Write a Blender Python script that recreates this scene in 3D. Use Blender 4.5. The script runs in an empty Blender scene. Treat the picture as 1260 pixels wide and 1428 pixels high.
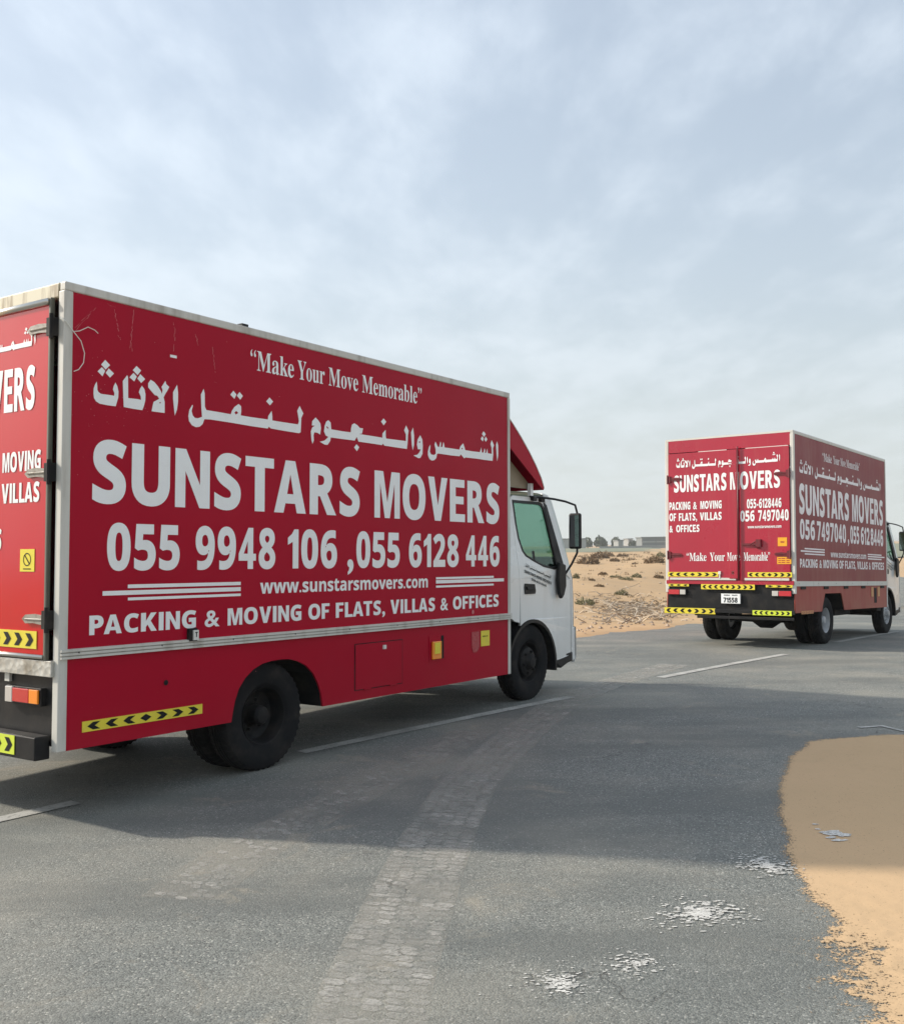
import bpy, bmesh, math, random
import numpy as np
from mathutils import Vector, Matrix, noise as mnoise
random.seed(4)
SC = bpy.context.scene
COL = SC.collection
RAD = math.radians

# ------------------------------------------------------------------ camera
CAM_H, CAM_PITCH, CAM_ROLL, FPX = 1.5695, 0.03387, 0.01504, 1435.15
cam_d = bpy.data.cameras.new('camera')
cam = bpy.data.objects.new('camera', cam_d)
COL.objects.link(cam)
cam_d.sensor_fit = 'HORIZONTAL'
cam_d.sensor_width = 36.0
cam_d.lens = 36.0 * FPX / 1260.0
cam_d.clip_start = 0.05
cam_d.clip_end = 12000
_f = Vector((0, math.cos(CAM_PITCH), math.sin(CAM_PITCH)))
_u = Vector((0, -math.sin(CAM_PITCH), math.cos(CAM_PITCH)))
_x = Vector((1, 0, 0))
_r = _x * math.cos(CAM_ROLL) - _u * math.sin(CAM_ROLL) * -1
# a point to the right is seen higher: camera rolled clockwise
_r = _x * math.cos(CAM_ROLL) - _u * math.sin(CAM_ROLL)
_up = _x * math.sin(CAM_ROLL) + _u * math.cos(CAM_ROLL)
M = Matrix.Identity(4)
for i in range(3):
    M[i][0] = _r[i]; M[i][1] = _up[i]; M[i][2] = -_f[i]
M[2][3] = CAM_H
cam.matrix_world = M
SC.camera = cam

# ------------------------------------------------------------------ light
SUN_EL = RAD(29.0)
SHADOW_DIR = RAD(-14.0)                 # the way shadows fall, counted from +X
SUN_AZ = SHADOW_DIR + math.pi
sun_v = Vector((math.cos(SUN_AZ) * math.cos(SUN_EL), math.sin(SUN_AZ) * math.cos(SUN_EL), math.sin(SUN_EL)))
sd = bpy.data.lights.new('sun', 'SUN')
sd.energy = 3.3
sd.angle = RAD(2.4)
sd.color = (1.0, 0.92, 0.8)
sun = bpy.data.objects.new('sun', sd)
COL.objects.link(sun)
sun.rotation_mode = 'QUATERNION'
sun.rotation_quaternion = sun_v.to_track_quat('Z', 'Y')
sun.location = sun_v * 60

W = bpy.data.worlds.new('World')
SC.world = W
W.use_nodes = True
wt = W.node_tree
for n in list(wt.nodes): wt.nodes.remove(n)
def WN(t, **k):
    n = wt.nodes.new(t)
    for a, b in k.items(): setattr(n, a, b)
    return n
def wl(a, b): wt.links.new(a, b)
def wmath(op, a, b=None, clamp=False):
    n = WN('ShaderNodeMath', operation=op, use_clamp=clamp)
    for i, v in enumerate((a, b)):
        if v is None: continue
        if isinstance(v, (int, float)): n.inputs[i].default_value = v
        else: wl(v, n.inputs[i])
    return n.outputs[0]
sky = WN('ShaderNodeTexSky', sky_type='NISHITA')
sky.sun_disc = False
sky.sun_elevation = SUN_EL
sky.sun_rotation = math.atan2(sun_v.x, sun_v.y)
sky.altitude = 20; sky.air_density = 1.3; sky.dust_density = 3.0; sky.ozone_density = 1.5
skys = WN('ShaderNodeVectorMath', operation='SCALE'); skys.inputs['Scale'].default_value = 0.10
wl(sky.outputs[0], skys.inputs[0])
tc = WN('ShaderNodeTexCoord')
sep = WN('ShaderNodeSeparateXYZ'); wl(tc.outputs['Generated'], sep.inputs[0])
el = wmath('MAXIMUM', sep.outputs[2], 0.0)
den = wmath('ADD', el, 0.12)
comb = WN('ShaderNodeCombineXYZ')
wl(wmath('DIVIDE', sep.outputs[0], den), comb.inputs[0]); wl(wmath('DIVIDE', sep.outputs[1], den), comb.inputs[1])
mp = WN('ShaderNodeMapping'); mp.inputs['Rotation'].default_value = (0, 0, RAD(-28)); mp.inputs['Scale'].default_value = (1.5, 0.75, 1)
wl(comb.outputs[0], mp.inputs[0])
cn = WN('ShaderNodeTexNoise'); cn.inputs['Scale'].default_value = 2.9; cn.inputs['Detail'].default_value = 9; cn.inputs['Roughness'].default_value = .56; cn.inputs['Distortion'].default_value = .15
wl(mp.outputs[0], cn.inputs['Vector'])
mp2 = WN('ShaderNodeMapping'); mp2.inputs['Rotation'].default_value = (0, 0, RAD(35)); mp2.inputs['Scale'].default_value = (.5, .8, 1); mp2.inputs['Location'].default_value = (3.1, 1.7, 0)
wl(comb.outputs[0], mp2.inputs[0])
cn2 = WN('ShaderNodeTexNoise'); cn2.inputs['Scale'].default_value = 1.0; cn2.inputs['Detail'].default_value = 3
wl(mp2.outputs[0], cn2.inputs['Vector'])
cr = WN('ShaderNodeMapRange'); cr.inputs['From Min'].default_value = .38; cr.inputs['From Max'].default_value = .66
cr.interpolation_type = 'SMOOTHSTEP'
wl(wmath('ADD', wmath('MULTIPLY', cn.outputs[0], .6), wmath('MULTIPLY', cn2.outputs[0], .4)), cr.inputs[0])
# veil of haze: near 1 at the horizon, thinner overhead, plus the cirrus
hz = wmath('POWER', wmath('SUBTRACT', 1.0, el), 5.0)
cl = wmath('MULTIPLY', cr.outputs[0], .42)
fac = wmath('ADD', wmath('ADD', wmath('MULTIPLY', hz, .56), .44), wmath('MULTIPLY', cl, wmath('SUBTRACT', 1.0, hz)), True)
dot = WN('ShaderNodeVectorMath', operation='DOT_PRODUCT'); wl(tc.outputs['Generated'], dot.inputs[0]); dot.inputs[1].default_value = sun_v
dp = wmath('MAXIMUM', dot.outputs['Value'], 0.0)
glow = wmath('ADD', wmath('ADD', wmath('MULTIPLY', wmath('POWER', dp, 10.0), .9), wmath('MULTIPLY', dp, .16)), .93)
veil = WN('ShaderNodeMixRGB'); veil.inputs[1].default_value = (.61, .685, .775, 1); veil.inputs[2].default_value = (.555, .59, .57, 1)
wl(hz, veil.inputs[0])
vs = WN('ShaderNodeVectorMath', operation='SCALE'); wl(veil.outputs[0], vs.inputs[0]); wl(glow, vs.inputs['Scale'])
mx = WN('ShaderNodeMixRGB'); wl(fac, mx.inputs[0]); wl(skys.outputs[0], mx.inputs[1]); wl(vs.outputs[0], mx.inputs[2])
bg = WN('ShaderNodeBackground'); bg.inputs['Strength'].default_value = 1.0
wl(mx.outputs[0], bg.inputs[0])
wo = WN('ShaderNodeOutputWorld'); wl(bg.outputs[0], wo.inputs[0])

SC.view_settings.view_transform = 'Standard'
SC.view_settings.look = 'None'
SC.view_settings.exposure = 0.50
SC.view_settings.gamma = 1.0
SC.view_settings.use_curve_mapping = False
SC.render.engine = 'CYCLES'
SC.cycles.max_bounces = 6
SC.cycles.use_denoising = True

# ------------------------------------------------------------------ materials
class Mat:
    def __init__(s, name, base=(.5, .5, .5), rough=.5, metal=0, coat=0, spec=.5):
        s.m = bpy.data.materials.new(name); s.m.use_nodes = True
        s.t = s.m.node_tree
        s.b = s.t.nodes['Principled BSDF']
        s.b.inputs['Base Color'].default_value = (*base, 1)
        s.b.inputs['Roughness'].default_value = rough
        s.b.inputs['Metallic'].default_value = metal
        s.b.inputs['Coat Weight'].default_value = coat
        s.b.inputs['Specular IOR Level'].default_value = spec
        s._tc = None
    def N(s, ty, **k):
        n = s.t.nodes.new(ty)
        for a, b in k.items(): setattr(n, a, b)
        return n
    def L(s, a, b): s.t.links.new(a, b)
    def co(s, kind='Object'):
        if s._tc is None: s._tc = s.N('ShaderNodeTexCoord')
        return s._tc.outputs[kind]
    def noise(s, scale, detail=4, rough=.55, dist=0, vec=None, sc=None, loc=None, kind='Object'):
        n = s.N('ShaderNodeTexNoise')
        n.inputs['Scale'].default_value = scale; n.inputs['Detail'].default_value = detail
        n.inputs['Roughness'].default_value = rough; n.inputs['Distortion'].default_value = dist
        v = vec if vec is not None else s.co(kind)
        if sc or loc:
            mpn = s.N('ShaderNodeMapping')
            if sc: mpn.inputs['Scale'].default_value = sc
            if loc: mpn.inputs['Location'].default_value = loc
            s.L(v, mpn.inputs[0]); v = mpn.outputs[0]
        s.L(v, n.inputs['Vector'])
        return n.outputs[0]
    def rng(s, v, a, b, c=0., d=1., smooth=True):
        n = s.N('ShaderNodeMapRange')
        if smooth: n.interpolation_type = 'SMOOTHSTEP'
        n.inputs['From Min'].default_value = a; n.inputs['From Max'].default_value = b
        n.inputs['To Min'].default_value = c; n.inputs['To Max'].default_value = d
        s.L(v, n.inputs[0]); return n.outputs[0]
    def mix(s, f, a, b):
        n = s.N('ShaderNodeMixRGB')
        for i, v in ((0, f), (1, a), (2, b)):
            if isinstance(v, (int, float)): n.inputs[i].default_value = v
            elif isinstance(v, tuple): n.inputs[i].default_value = (*v, 1)
            else: s.L(v, n.inputs[i])
        return n.outputs[0]
    def math(s, op, a, b=None, clamp=False):
        n = s.N('ShaderNodeMath', operation=op, use_clamp=clamp)
        for i, v in enumerate((a, b)):
            if v is None: continue
            if isinstance(v, (int, float)): n.inputs[i].default_value = v
            else: s.L(v, n.inputs[i])
        return n.outputs[0]
    def color(s, v): s.L(v, s.b.inputs['Base Color'])
    def roughness(s, v): s.L(v, s.b.inputs['Roughness'])
    def bump(s, v, dist=.01, strength=.5):
        n = s.N('ShaderNodeBump'); n.inputs['Distance'].default_value = dist; n.inputs['Strength'].default_value = strength
        s.L(v, n.inputs['Height']); s.L(n.outputs[0], s.b.inputs['Normal'])

def painted(name, base, rough, grime=(.30, .22, .15), g=(.5, .8), gmax=.35, coat=.3, wave=.0006, fade=None, low=None, spec=.5):
    """sheet metal paint: faint oil-canning, runs of dust, specks of dirt"""
    m = Mat(name, base, rough, coat=coat, spec=spec)
    m.b.inputs['Coat Roughness'].default_value = .12
    big = m.noise(.9, 3, sc=(1, 1, 1))
    runs = m.noise(1.6, 5, .6, sc=(5, 5, .7))
    spk = m.noise(55, 2)
    c = m.mix(m.rng(big, .35, .7, 0, .35), base, tuple(v * .78 for v in base))
    if fade:
        c = m.mix(m.rng(m.noise(1.3, 6, .6, dist=.6), .3, .75, .45, .95), c, fade)
    c = m.mix(m.rng(runs, g[0], g[1], 0, gmax), c, grime)
    if low:
        z = m.N('ShaderNodeSeparateXYZ'); m.L(m.co(), z.inputs[0])
        f = m.math('MULTIPLY', m.rng(z.outputs[2], low[0], low[1], 1, 0), m.rng(m.noise(2.2, 5), .25, .75, .35, 1))
        c = m.mix(m.math('MULTIPLY', f, low[2]), c, grime)
    c = m.mix(m.rng(spk, .74, .80, 0, .18), c, tuple(v * .4 for v in grime))
    m.color(c)
    m.roughness(m.rng(m.noise(1.2, 4), .3, .8, rough, rough + .12))
    m.bump(m.noise(1.1, 2, sc=(1, 1, .7)), wave * 20, .25)
    return m.m

MT = {}
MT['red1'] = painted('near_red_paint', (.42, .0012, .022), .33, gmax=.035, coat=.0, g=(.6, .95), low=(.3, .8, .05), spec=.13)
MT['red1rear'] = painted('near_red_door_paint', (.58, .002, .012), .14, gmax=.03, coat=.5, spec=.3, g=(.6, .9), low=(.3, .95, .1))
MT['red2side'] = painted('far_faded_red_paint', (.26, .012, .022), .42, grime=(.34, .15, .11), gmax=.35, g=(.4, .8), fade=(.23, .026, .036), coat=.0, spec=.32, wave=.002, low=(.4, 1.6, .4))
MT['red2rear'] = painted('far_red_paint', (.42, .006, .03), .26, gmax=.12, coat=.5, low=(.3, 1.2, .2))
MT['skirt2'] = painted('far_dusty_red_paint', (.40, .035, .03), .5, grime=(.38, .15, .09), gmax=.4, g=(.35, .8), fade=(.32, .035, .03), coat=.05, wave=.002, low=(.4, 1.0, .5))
MT['white'] = painted('white_cab_paint', (.84, .845, .82), .25, grime=(.42, .38, .32), gmax=.16, coat=.6, low=(.3, 1.0, .35))
MT['alu'] = painted('aluminium_trim', (.64, .62, .56), .38, grime=(.22, .18, .13), gmax=.55, g=(.45, .75), coat=0)
MT['cream'] = painted('stained_cream_trim', (.66, .60, .44), .5, grime=(.22, .15, .07), gmax=.85, g=(.48, .62), coat=0)
MT['white_trim'] = painted('white_trim', (.68, .66, .60), .42, grime=(.3, .26, .2), gmax=.35, coat=0)
m = Mat('chrome_bar', (.62, .60, .55), .28, metal=.9); m.bump(m.noise(30, 3), .002, .3); MT['chrome'] = m.m
m = Mat('tread_plate', (.50, .50, .48), .42, metal=.6)
v = m.N('ShaderNodeTexVoronoi'); v.inputs['Scale'].default_value = 22; m.L(m.co(), v.inputs['Vector'])
m.bump(v.outputs[0], .006, .8); m.color(m.mix(m.rng(m.noise(6, 4), .45, .7), (.55, .54, .5), (.3, .27, .22))); MT['tread'] = m.m
def dusty_black(name, base, rough, dust=(.20, .165, .125), k=.35, sc=6):
    m = Mat(name, base, rough, spec=.25 if max(base) < .1 else .5)
    m.color(m.mix(m.rng(m.noise(sc, 5, .6), .42, .78, 0, k), base, dust)); m.bump(m.noise(40, 3), .002, .3)
    return m.m
MT['rubber'] = dusty_black('tyre_rubber', (.008, .008, .009), .85, k=.11)
MT['rimblack'] = dusty_black('black_painted_rim', (.007, .007, .008), .6, k=.12)
MT['rimsilver'] = dusty_black('silver_rim', (.42, .43, .44), .38, dust=(.2, .17, .13), k=.6)
MT['chassis'] = dusty_black('chassis_black', (.008, .008, .009), .7, k=.22, sc=3)
MT['blackpl'] = dusty_black('black_plastic', (.012, .012, .013), .42, k=.10)
MT['gasket'] = dusty_black('door_gasket', (.13, .13, .10), .6, k=.4)
MT['hinge1'] = dusty_black('worn_steel', (.34, .31, .26), .45, dust=(.14, .08, .04), k=.9, sc=25)
MT['hinge2'] = dusty_black('red_painted_steel', (.16, .012, .02), .45, dust=(.06, .02, .02), k=.8, sc=25)
m = Mat('lettering_white', (.86, .87, .86), .32); m.color(m.mix(m.rng(m.noise(9, 5), .4, .8, 0, .14), (.90, .91, .90), (.6, .55, .5))); m.b.inputs['Coat Weight'].default_value = .4; MT['letter'] = m.m
m = Mat('faded_lettering', (.55, .42, .40), .45); m.color(m.mix(m.rng(m.noise(6, 6, .65), .45, .8, 0, .4), (.92, .87, .87), (.62, .44, .42))); MT['letter2'] = m.m
m = Mat('black_print', (.012, .012, .012), .6, spec=.2); MT['print'] = m.m
m = Mat('scratch', (.55, .16, .17), .6); MT['scratch'] = m.m
m = Mat('yellow_reflective', (.78, .62, .03), .4); m.color(m.mix(m.rng(m.noise(14, 5), .5, .75, 0, .4), (.80, .66, .05), (.45, .36, .12))); MT['yellow'] = m.m
m = Mat('faded_reflective', (.6, .3, .12), .5); MT['yellow_faded'] = m.m
m = Mat('yellow_green_reflective', (.66, .76, .06), .4); MT['yg'] = m.m
m = Mat('white_reflective', (.75, .74, .68), .45); MT['wrefl'] = m.m
m = Mat('orange_sticker', (.85, .42, .02), .45); MT['orange'] = m.m
m = Mat('lens_red', (.55, .01, .02), .15, coat=1); m.bump(m.noise(90, 1), .002, .4); MT['lensr'] = m.m
m = Mat('lens_orange', (.95, .27, .01), .15, coat=1); m.bump(m.noise(90, 1), .002, .4); MT['lenso'] = m.m
m = Mat('lens_clear', (.55, .52, .48), .2, coat=1); MT['lensw'] = m.m
m = Mat('beige_board', (.33, .27, .19), .7); m.color(m.mix(m.noise(4, 5), (.36, .30, .21), (.24, .19, .13))); MT['beige'] = m.m
m = Mat('mirror_silver', (.8, .8, .8), .03, metal=1); MT['mirror'] = m.m
m = Mat('seat_cloth', (.16, .19, .19), .8); MT['seat'] = m.m
m = Mat('cab_lining', (.55, .57, .55), .7); MT['lining'] = m.m
m = Mat('dark_lining', (.05, .055, .055), .6); MT['dash'] = m.m
# green tinted cab glass
m = Mat('green_glass')
tr = m.N('ShaderNodeBsdfTransparent'); tr.inputs[0].default_value = (.53, .69, .62, 1)
gl = m.N('ShaderNodeBsdfGlossy'); gl.inputs['Roughness'].default_value = .03; gl.inputs[0].default_value = (.9, 1, .95, 1)
lw = m.N('ShaderNodeLayerWeight'); lw.inputs['Blend'].default_value = .5
frv = m.math('ADD', m.math('MULTIPLY', m.math('POWER', lw.outputs['Facing'], 4.0), .7), .04)
ms = m.N('ShaderNodeMixShader'); m.L(frv, ms.inputs[0]); m.L(tr.outputs[0], ms.inputs[1]); m.L(gl.outputs[0], ms.inputs[2])
m.L(ms.outputs[0], m.t.nodes['Material Output'].inputs[0]); MT['glass'] = m.m

# asphalt: aggregate, dusty drifts, worn tracks
m = Mat('asphalt', (.2, .2, .2), .85, spec=.35)
P = m.co('Object')
vo = m.N('ShaderNodeTexVoronoi'); vo.inputs['Scale'].default_value = 135; m.L(P, vo.inputs['Vector'])
agg = vo.outputs['Color']
sp = m.N('ShaderNodeSeparateXYZ'); m.L(agg, sp.inputs[0])
c = m.mix(m.rng(sp.outputs[0], .1, .95, 0, 1, False), (.113, .119, .110), (.235, .242, .220))
c = m.mix(m.rng(sp.outputs[1], .94, .97, 0, .7), c, (.52, .51, .45))
c = m.mix(m.rng(sp.outputs[2], .92, .96, 0, .6), c, (.045, .046, .045))
c = m.mix(m.rng(m.noise(30, 4, .7), .42, .75, 0, .4), c, (.25, .255, .235))
# sand dust lying in drifts, oil-darkened wheel paths, stains
c = m.mix(m.rng(m.noise(.5, 6, .62), .40, .68, .0, .55), c, (.33, .305, .25))
c = m.mix(m.rng(m.noise(.9, 5, .6, sc=(.3, 1, 1), loc=(4, 2, 0)), .44, .62, 0, .6), c, (.122, .128, .119))
c = m.mix(m.rng(m.noise(1.7, 7, .7, dist=.7), .56, .72, 0, .45), c, (.40, .345, .26))
c = m.mix(m.rng(m.noise(5, 5, .7, loc=(7, 1, 3)), .66, .72, 0, .45), c, (.07, .072, .07))
# hairline cracks
vc = m.N('ShaderNodeTexVoronoi', feature='DISTANCE_TO_EDGE'); vc.inputs['Scale'].default_value = .42
nv = m.N('ShaderNodeVectorMath', operation='ADD'); nn = m.N('ShaderNodeTexNoise'); nn.inputs['Scale'].default_value = 2.2; nn.inputs['Detail'].default_value = 6; m.L(P, nn.inputs['Vector'])
m.L(P, nv.inputs[0]); m.L(nn.outputs['Color'], nv.inputs[1]); m.L(nv.outputs[0], vc.inputs['Vector'])
crk = m.math('MULTIPLY', m.rng(vc.outputs['Distance'], .0, .004, 1, 0), m.rng(m.noise(.35, 2), .52, .6, 0, .7))
c = m.mix(crk, c, (.06, .058, .052))
m.color(c)
m.roughness(m.rng(sp.outputs[1], .8, 1, .85, .5))
h1 = m.math('MULTIPLY', vo.outputs['Distance'], -1.0)
m.bump(m.math('SUBTRACT', m.math('ADD', h1, m.math('MULTIPLY', m.noise(60, 3), .8)), crk), .005, .45)
MT['asphalt'] = m.m

def sandmat(name, a, b, dark, ripple):
    m = Mat(name, a, .95, spec=.15)
    c = m.mix(m.rng(m.noise(.35, 6, .6), .35, .65), a, b)
    c = m.mix(m.rng(m.noise(3.5, 6, .65), .55, .8, 0, .4), c, dark)
    c = m.mix(m.rng(m.noise(90, 2), .6, .75, 0, .25), c, dark)
    m.color(c)
    m.bump(m.math('ADD', m.noise(5, 6, .6, sc=(1, ripple, 1)), m.math('MULTIPLY', m.noise(80, 2), .15)), .02, .28)
    return m.m
MT['sand'] = sandmat('desert_sand', (.52, .35, .195), (.47, .325, .19), (.33, .24, .155), 2.5)
MT['sand2'] = sandmat('drifted_orange_sand', (.58, .40, .235), (.53, .37, .215), (.42, .30, .18), 1.5)
_t = MT['sand2'].node_tree; _a = _t.nodes.new('ShaderNodeAttribute'); _a.attribute_name = 'cover'
_c = _t.nodes.new('ShaderNodeTexCoord'); _n = _t.nodes.new('ShaderNodeTexNoise'); _n.inputs['Scale'].default_value = 75; _n.inputs['Detail'].default_value = 4; _n.inputs['Roughness'].default_value = .75
_t.links.new(_c.outputs['Object'], _n.inputs['Vector'])
_r = _t.nodes.new('ShaderNodeMapRange'); _r.inputs[1].default_value = .33; _r.inputs[2].default_value = .67; _t.links.new(_n.outputs[0], _r.inputs[0])
_s = _t.nodes.new('ShaderNodeMath'); _s.operation = 'ADD'; _t.links.new(_r.outputs[0], _s.inputs[0]); _t.links.new(_a.outputs['Fac'], _s.inputs[1])
_q = _t.nodes.new('ShaderNodeMapRange'); _q.inputs[1].default_value = .92; _q.inputs[2].default_value = 1.12; _t.links.new(_s.outputs[0], _q.inputs[0])
_x = _t.nodes.new('ShaderNodeMixShader'); _y = _t.nodes.new('ShaderNodeBsdfTransparent'); _o = _t.nodes['Material Output']
_t.links.new(_q.outputs[0], _x.inputs[0]); _t.links.new(_y.outputs[0], _x.inputs[1]); _t.links.new(_t.nodes['Principled BSDF'].outputs[0], _x.inputs[2]); _t.links.new(_x.outputs[0], _o.inputs[0])
m = Mat('track_dust', (.48, .46, .42), .95, spec=.1)
geo = m.N('ShaderNodeNewGeometry')
trn = m.N('ShaderNodeBsdfTransparent'); ms = m.N('ShaderNodeMixShader')
m.L(m.math('MULTIPLY', m.math('MULTIPLY', m.rng(m.noise(4, 6, .75), .32, .68, .10, .85), m.rng(m.noise(45, 3, .7), .35, .6, .35, 1)), m.rng(geo.outputs['Random Per Island'], 0, 1, .55, 1.1)), ms.inputs[0]); m.L(trn.outputs[0], ms.inputs[1]); m.L(m.b.outputs[0], ms.inputs[2])
m.L(ms.outputs[0], m.t.nodes['Material Output'].inputs[0]); MT['dust'] = m.m
m = Mat('thin_dust', (.46, .43, .37), .95, spec=.1)
trn = m.N('ShaderNodeBsdfTransparent'); ms = m.N('ShaderNodeMixShader')
m.L(m.math('MULTIPLY', m.rng(m.noise(3.2, 6, .75), .32, .70, .05, .5), m.rng(m.noise(60, 3, .7), .3, .7, .4, 1)), ms.inputs[0]); m.L(trn.outputs[0], ms.inputs[1]); m.L(m.b.outputs[0], ms.inputs[2])
m.L(ms.outputs[0], m.t.nodes['Material Output'].inputs[0]); MT['dustband'] = m.m
m = Mat('road_paint', (.5, .49, .45), .8)
c = m.mix(m.rng(m.noise(3, 6, .7), .3, .7), (.52, .51, .47), (.32, .31, .28)); m.color(c)
trn = m.N('ShaderNodeBsdfTransparent'); ms = m.N('ShaderNodeMixShader')
m.L(m.rng(m.noise(38, 4, .7), .30, .50, .45, .98), ms.inputs[0]); m.L(trn.outputs[0], ms.inputs[1]); m.L(m.b.outputs[0], ms.inputs[2])
m.L(ms.outputs[0], m.t.nodes['Material Output'].inputs[0]); MT['line'] = m.m
m = Mat('white_splash', (.6, .58, .53), .9)
m.color(m.mix(m.rng(m.noise(30, 4, .7), .35, .7), (.70, .68, .63), (.42, .41, .38)))
trn = m.N('ShaderNodeBsdfTransparent'); ms = m.N('ShaderNodeMixShader')
m.L(m.rng(m.noise(75, 3, .7),   .34, .48, .35, 1), ms.inputs[0]); m.L(trn.outputs[0], ms.inputs[1]); m.L(m.b.outputs[0], ms.inputs[2])
m.L(ms.outputs[0], m.t.nodes['Material Output'].inputs[0]); MT['splash'] = m.m
def leafmat(name, a, b):
    m = Mat(name, a, .8); oi = m.N('ShaderNodeNewGeometry')
    m.color(m.mix(oi.outputs['Random Per Island'], a, b)); return m.m
MT['scrub'] = leafmat('dry_scrub', (.30, .20, .11), (.15, .11, .065))
MT['scrubg'] = leafmat('green_scrub', (.16, .165, .08), (.24, .21, .12))
MT['tree'] = leafmat('tree_leaves', (.055, .075, .035), (.09, .10, .055))
MT['stick'] = leafmat('dry_sticks', (.52, .44, .34), (.22, .17, .12))
MT['bark'] = Mat('bark', (.12, .09, .06), .9).m
MT['stone'] = leafmat('stones', (.48, .38, .28), (.26, .20, .15))
MT['farwall'] = Mat('grey_cladding', (.20, .205, .20), .8).m
MT['farlight'] = Mat('pale_cladding', (.36, .36, .34), .8).m
MT['farwhite'] = Mat('white_wall', (.30, .30, .285), .8).m
MT['field'] = Mat('green_field', (.21, .215, .14), .95).m

# ------------------------------------------------------------------ helpers
def tag(o, label=None, cat=None, group=None, kind=None):
    if label: o['label'] = label
    if cat: o['category'] = cat
    if group: o['group'] = group
    if kind: o['kind'] = kind
    return o
def empty(name, loc, rot=(0, 0, 0)):
    o = bpy.data.objects.new(name, None); COL.objects.link(o)
    o.location = loc; o.rotation_euler = rot; o.empty_display_size = .3
    return o
def link(name, me, mat, parent=None, rot=None, smooth=False):
    o = bpy.data.objects.new(name, me); COL.objects.link(o)
    if mat is not None:
        me.materials.clear(); me.materials.append(mat)
    if parent: o.parent = parent
    if rot: o.rotation_euler = rot
    if smooth:
        for p in me.polygons: p.use_smooth = True
    return o
class MB:
    def __init__(s): s.v = []; s.f = []
    def add(s, vs, fs):
        n = len(s.v); s.v += [tuple(v) for v in vs]; s.f += [tuple(i + n for i in f) for f in fs]; return s
    def box(s, x0, x1, y0, y1, z0, z1):
        s.add([(x0, y0, z0), (x1, y0, z0), (x1, y1, z0), (x0, y1, z0), (x0, y0, z1), (x1, y0, z1), (x1, y1, z1), (x0, y1, z1)],
              [(0, 3, 2, 1), (4, 5, 6, 7), (0, 1, 5, 4), (1, 2, 6, 5), (2, 3, 7, 6), (3, 0, 4, 7)]); return s
    def prism(s, pts, d0, d1, axis='y'):
        """polygon pts given in the two other axes, pulled from d0 to d1 (convex or simple: ngon caps)"""
        n = len(pts)
        def P(a, b, d): return {'y': (a, d, b), 'x': (d, a, b), 'z': (a, b, d)}[axis]
        vs = [P(a, b, d0) for a, b in pts] + [P(a, b, d1) for a, b in pts]
        fs = [tuple(range(n)), tuple(range(2 * n - 1, n - 1, -1))] + [(i, i + n, (i + 1) % n + n, (i + 1) % n) for i in range(n)]
        s.add(vs, fs); return s
    def tube(s, pts, r, n=8, caps=True):
        pts = [Vector(p) for p in pts]; rings = []
        for i, p in enumerate(pts):
            d = (pts[min(i + 1, len(pts) - 1)] - pts[max(i - 1, 0)]).normalized()
            a = d.orthogonal().normalized() if i == 0 else (a0 - d * a0.dot(d)).normalized()
            a0 = a; b = d.cross(a)
            rr = r[i] if isinstance(r, (list, tuple)) else r
            rings.append([p + a * rr * math.cos(2 * math.pi * k / n) + b * rr * math.sin(2 * math.pi * k / n) for k in range(n)])
        vs = [v for g in rings for v in g]; fs = []
        for i in range(len(rings) - 1):
            for k in range(n): fs.append((i * n + k, i * n + (k + 1) % n, (i + 1) * n + (k + 1) % n, (i + 1) * n + k))
        if caps: fs += [tuple(range(n))[::-1], tuple(range((len(rings) - 1) * n, len(rings) * n))]
        s.add(vs, fs); return s
    def lathe(s, prof, cx, cz, n=64, y0=0, sgn=1, jag=None):
        """profile of (radius, y) about the y axis"""
        vs = []
        for k in range(n):
            a = 2 * math.pi * k / n
            for j, (r, y) in enumerate(prof):
                rr = r - (jag[1] if jag and j in jag[0] and k % 2 else 0)
                vs.append((cx + rr * math.cos(a), y0 + sgn * y, cz + rr * math.sin(a)))
        m = len(prof); fs = []
        for k in range(n):
            for j in range(m - 1):
                a = (k * m + j, k * m + j + 1, ((k + 1) % n) * m + j + 1, ((k + 1) % n) * m + j)
                fs.append(a if sgn > 0 else a[::-1])
        s.add(vs, fs); return s
    def mesh(s, name):
        me = bpy.data.meshes.new(name); me.from_pydata(s.v, [], s.f); me.update(); return me
    def build(s, name, mat, parent=None, rot=None, bevel=0, smooth=False, fix=False, angle=None):
        me = s.mesh(name)
        if bevel or fix or smooth:
            bm = bmesh.new(); bm.from_mesh(me)
            if fix: bmesh.ops.recalc_face_normals(bm, faces=bm.faces)
            if bevel:
                es = [e for e in bm.edges if len(e.link_faces) == 2 and e.calc_face_angle(0) > .5]
                bmesh.ops.bevel(bm, geom=es, offset=bevel, segments=2, affect='EDGES', profile=.5, clamp_overlap=True)
            if smooth:
                for e in bm.edges:
                    if len(e.link_faces) == 2 and e.calc_face_angle(0) > (angle or .6): e.smooth = False
            bm.to_mesh(me); bm.free()
        return link(name, me, mat, parent, rot, smooth)

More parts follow.
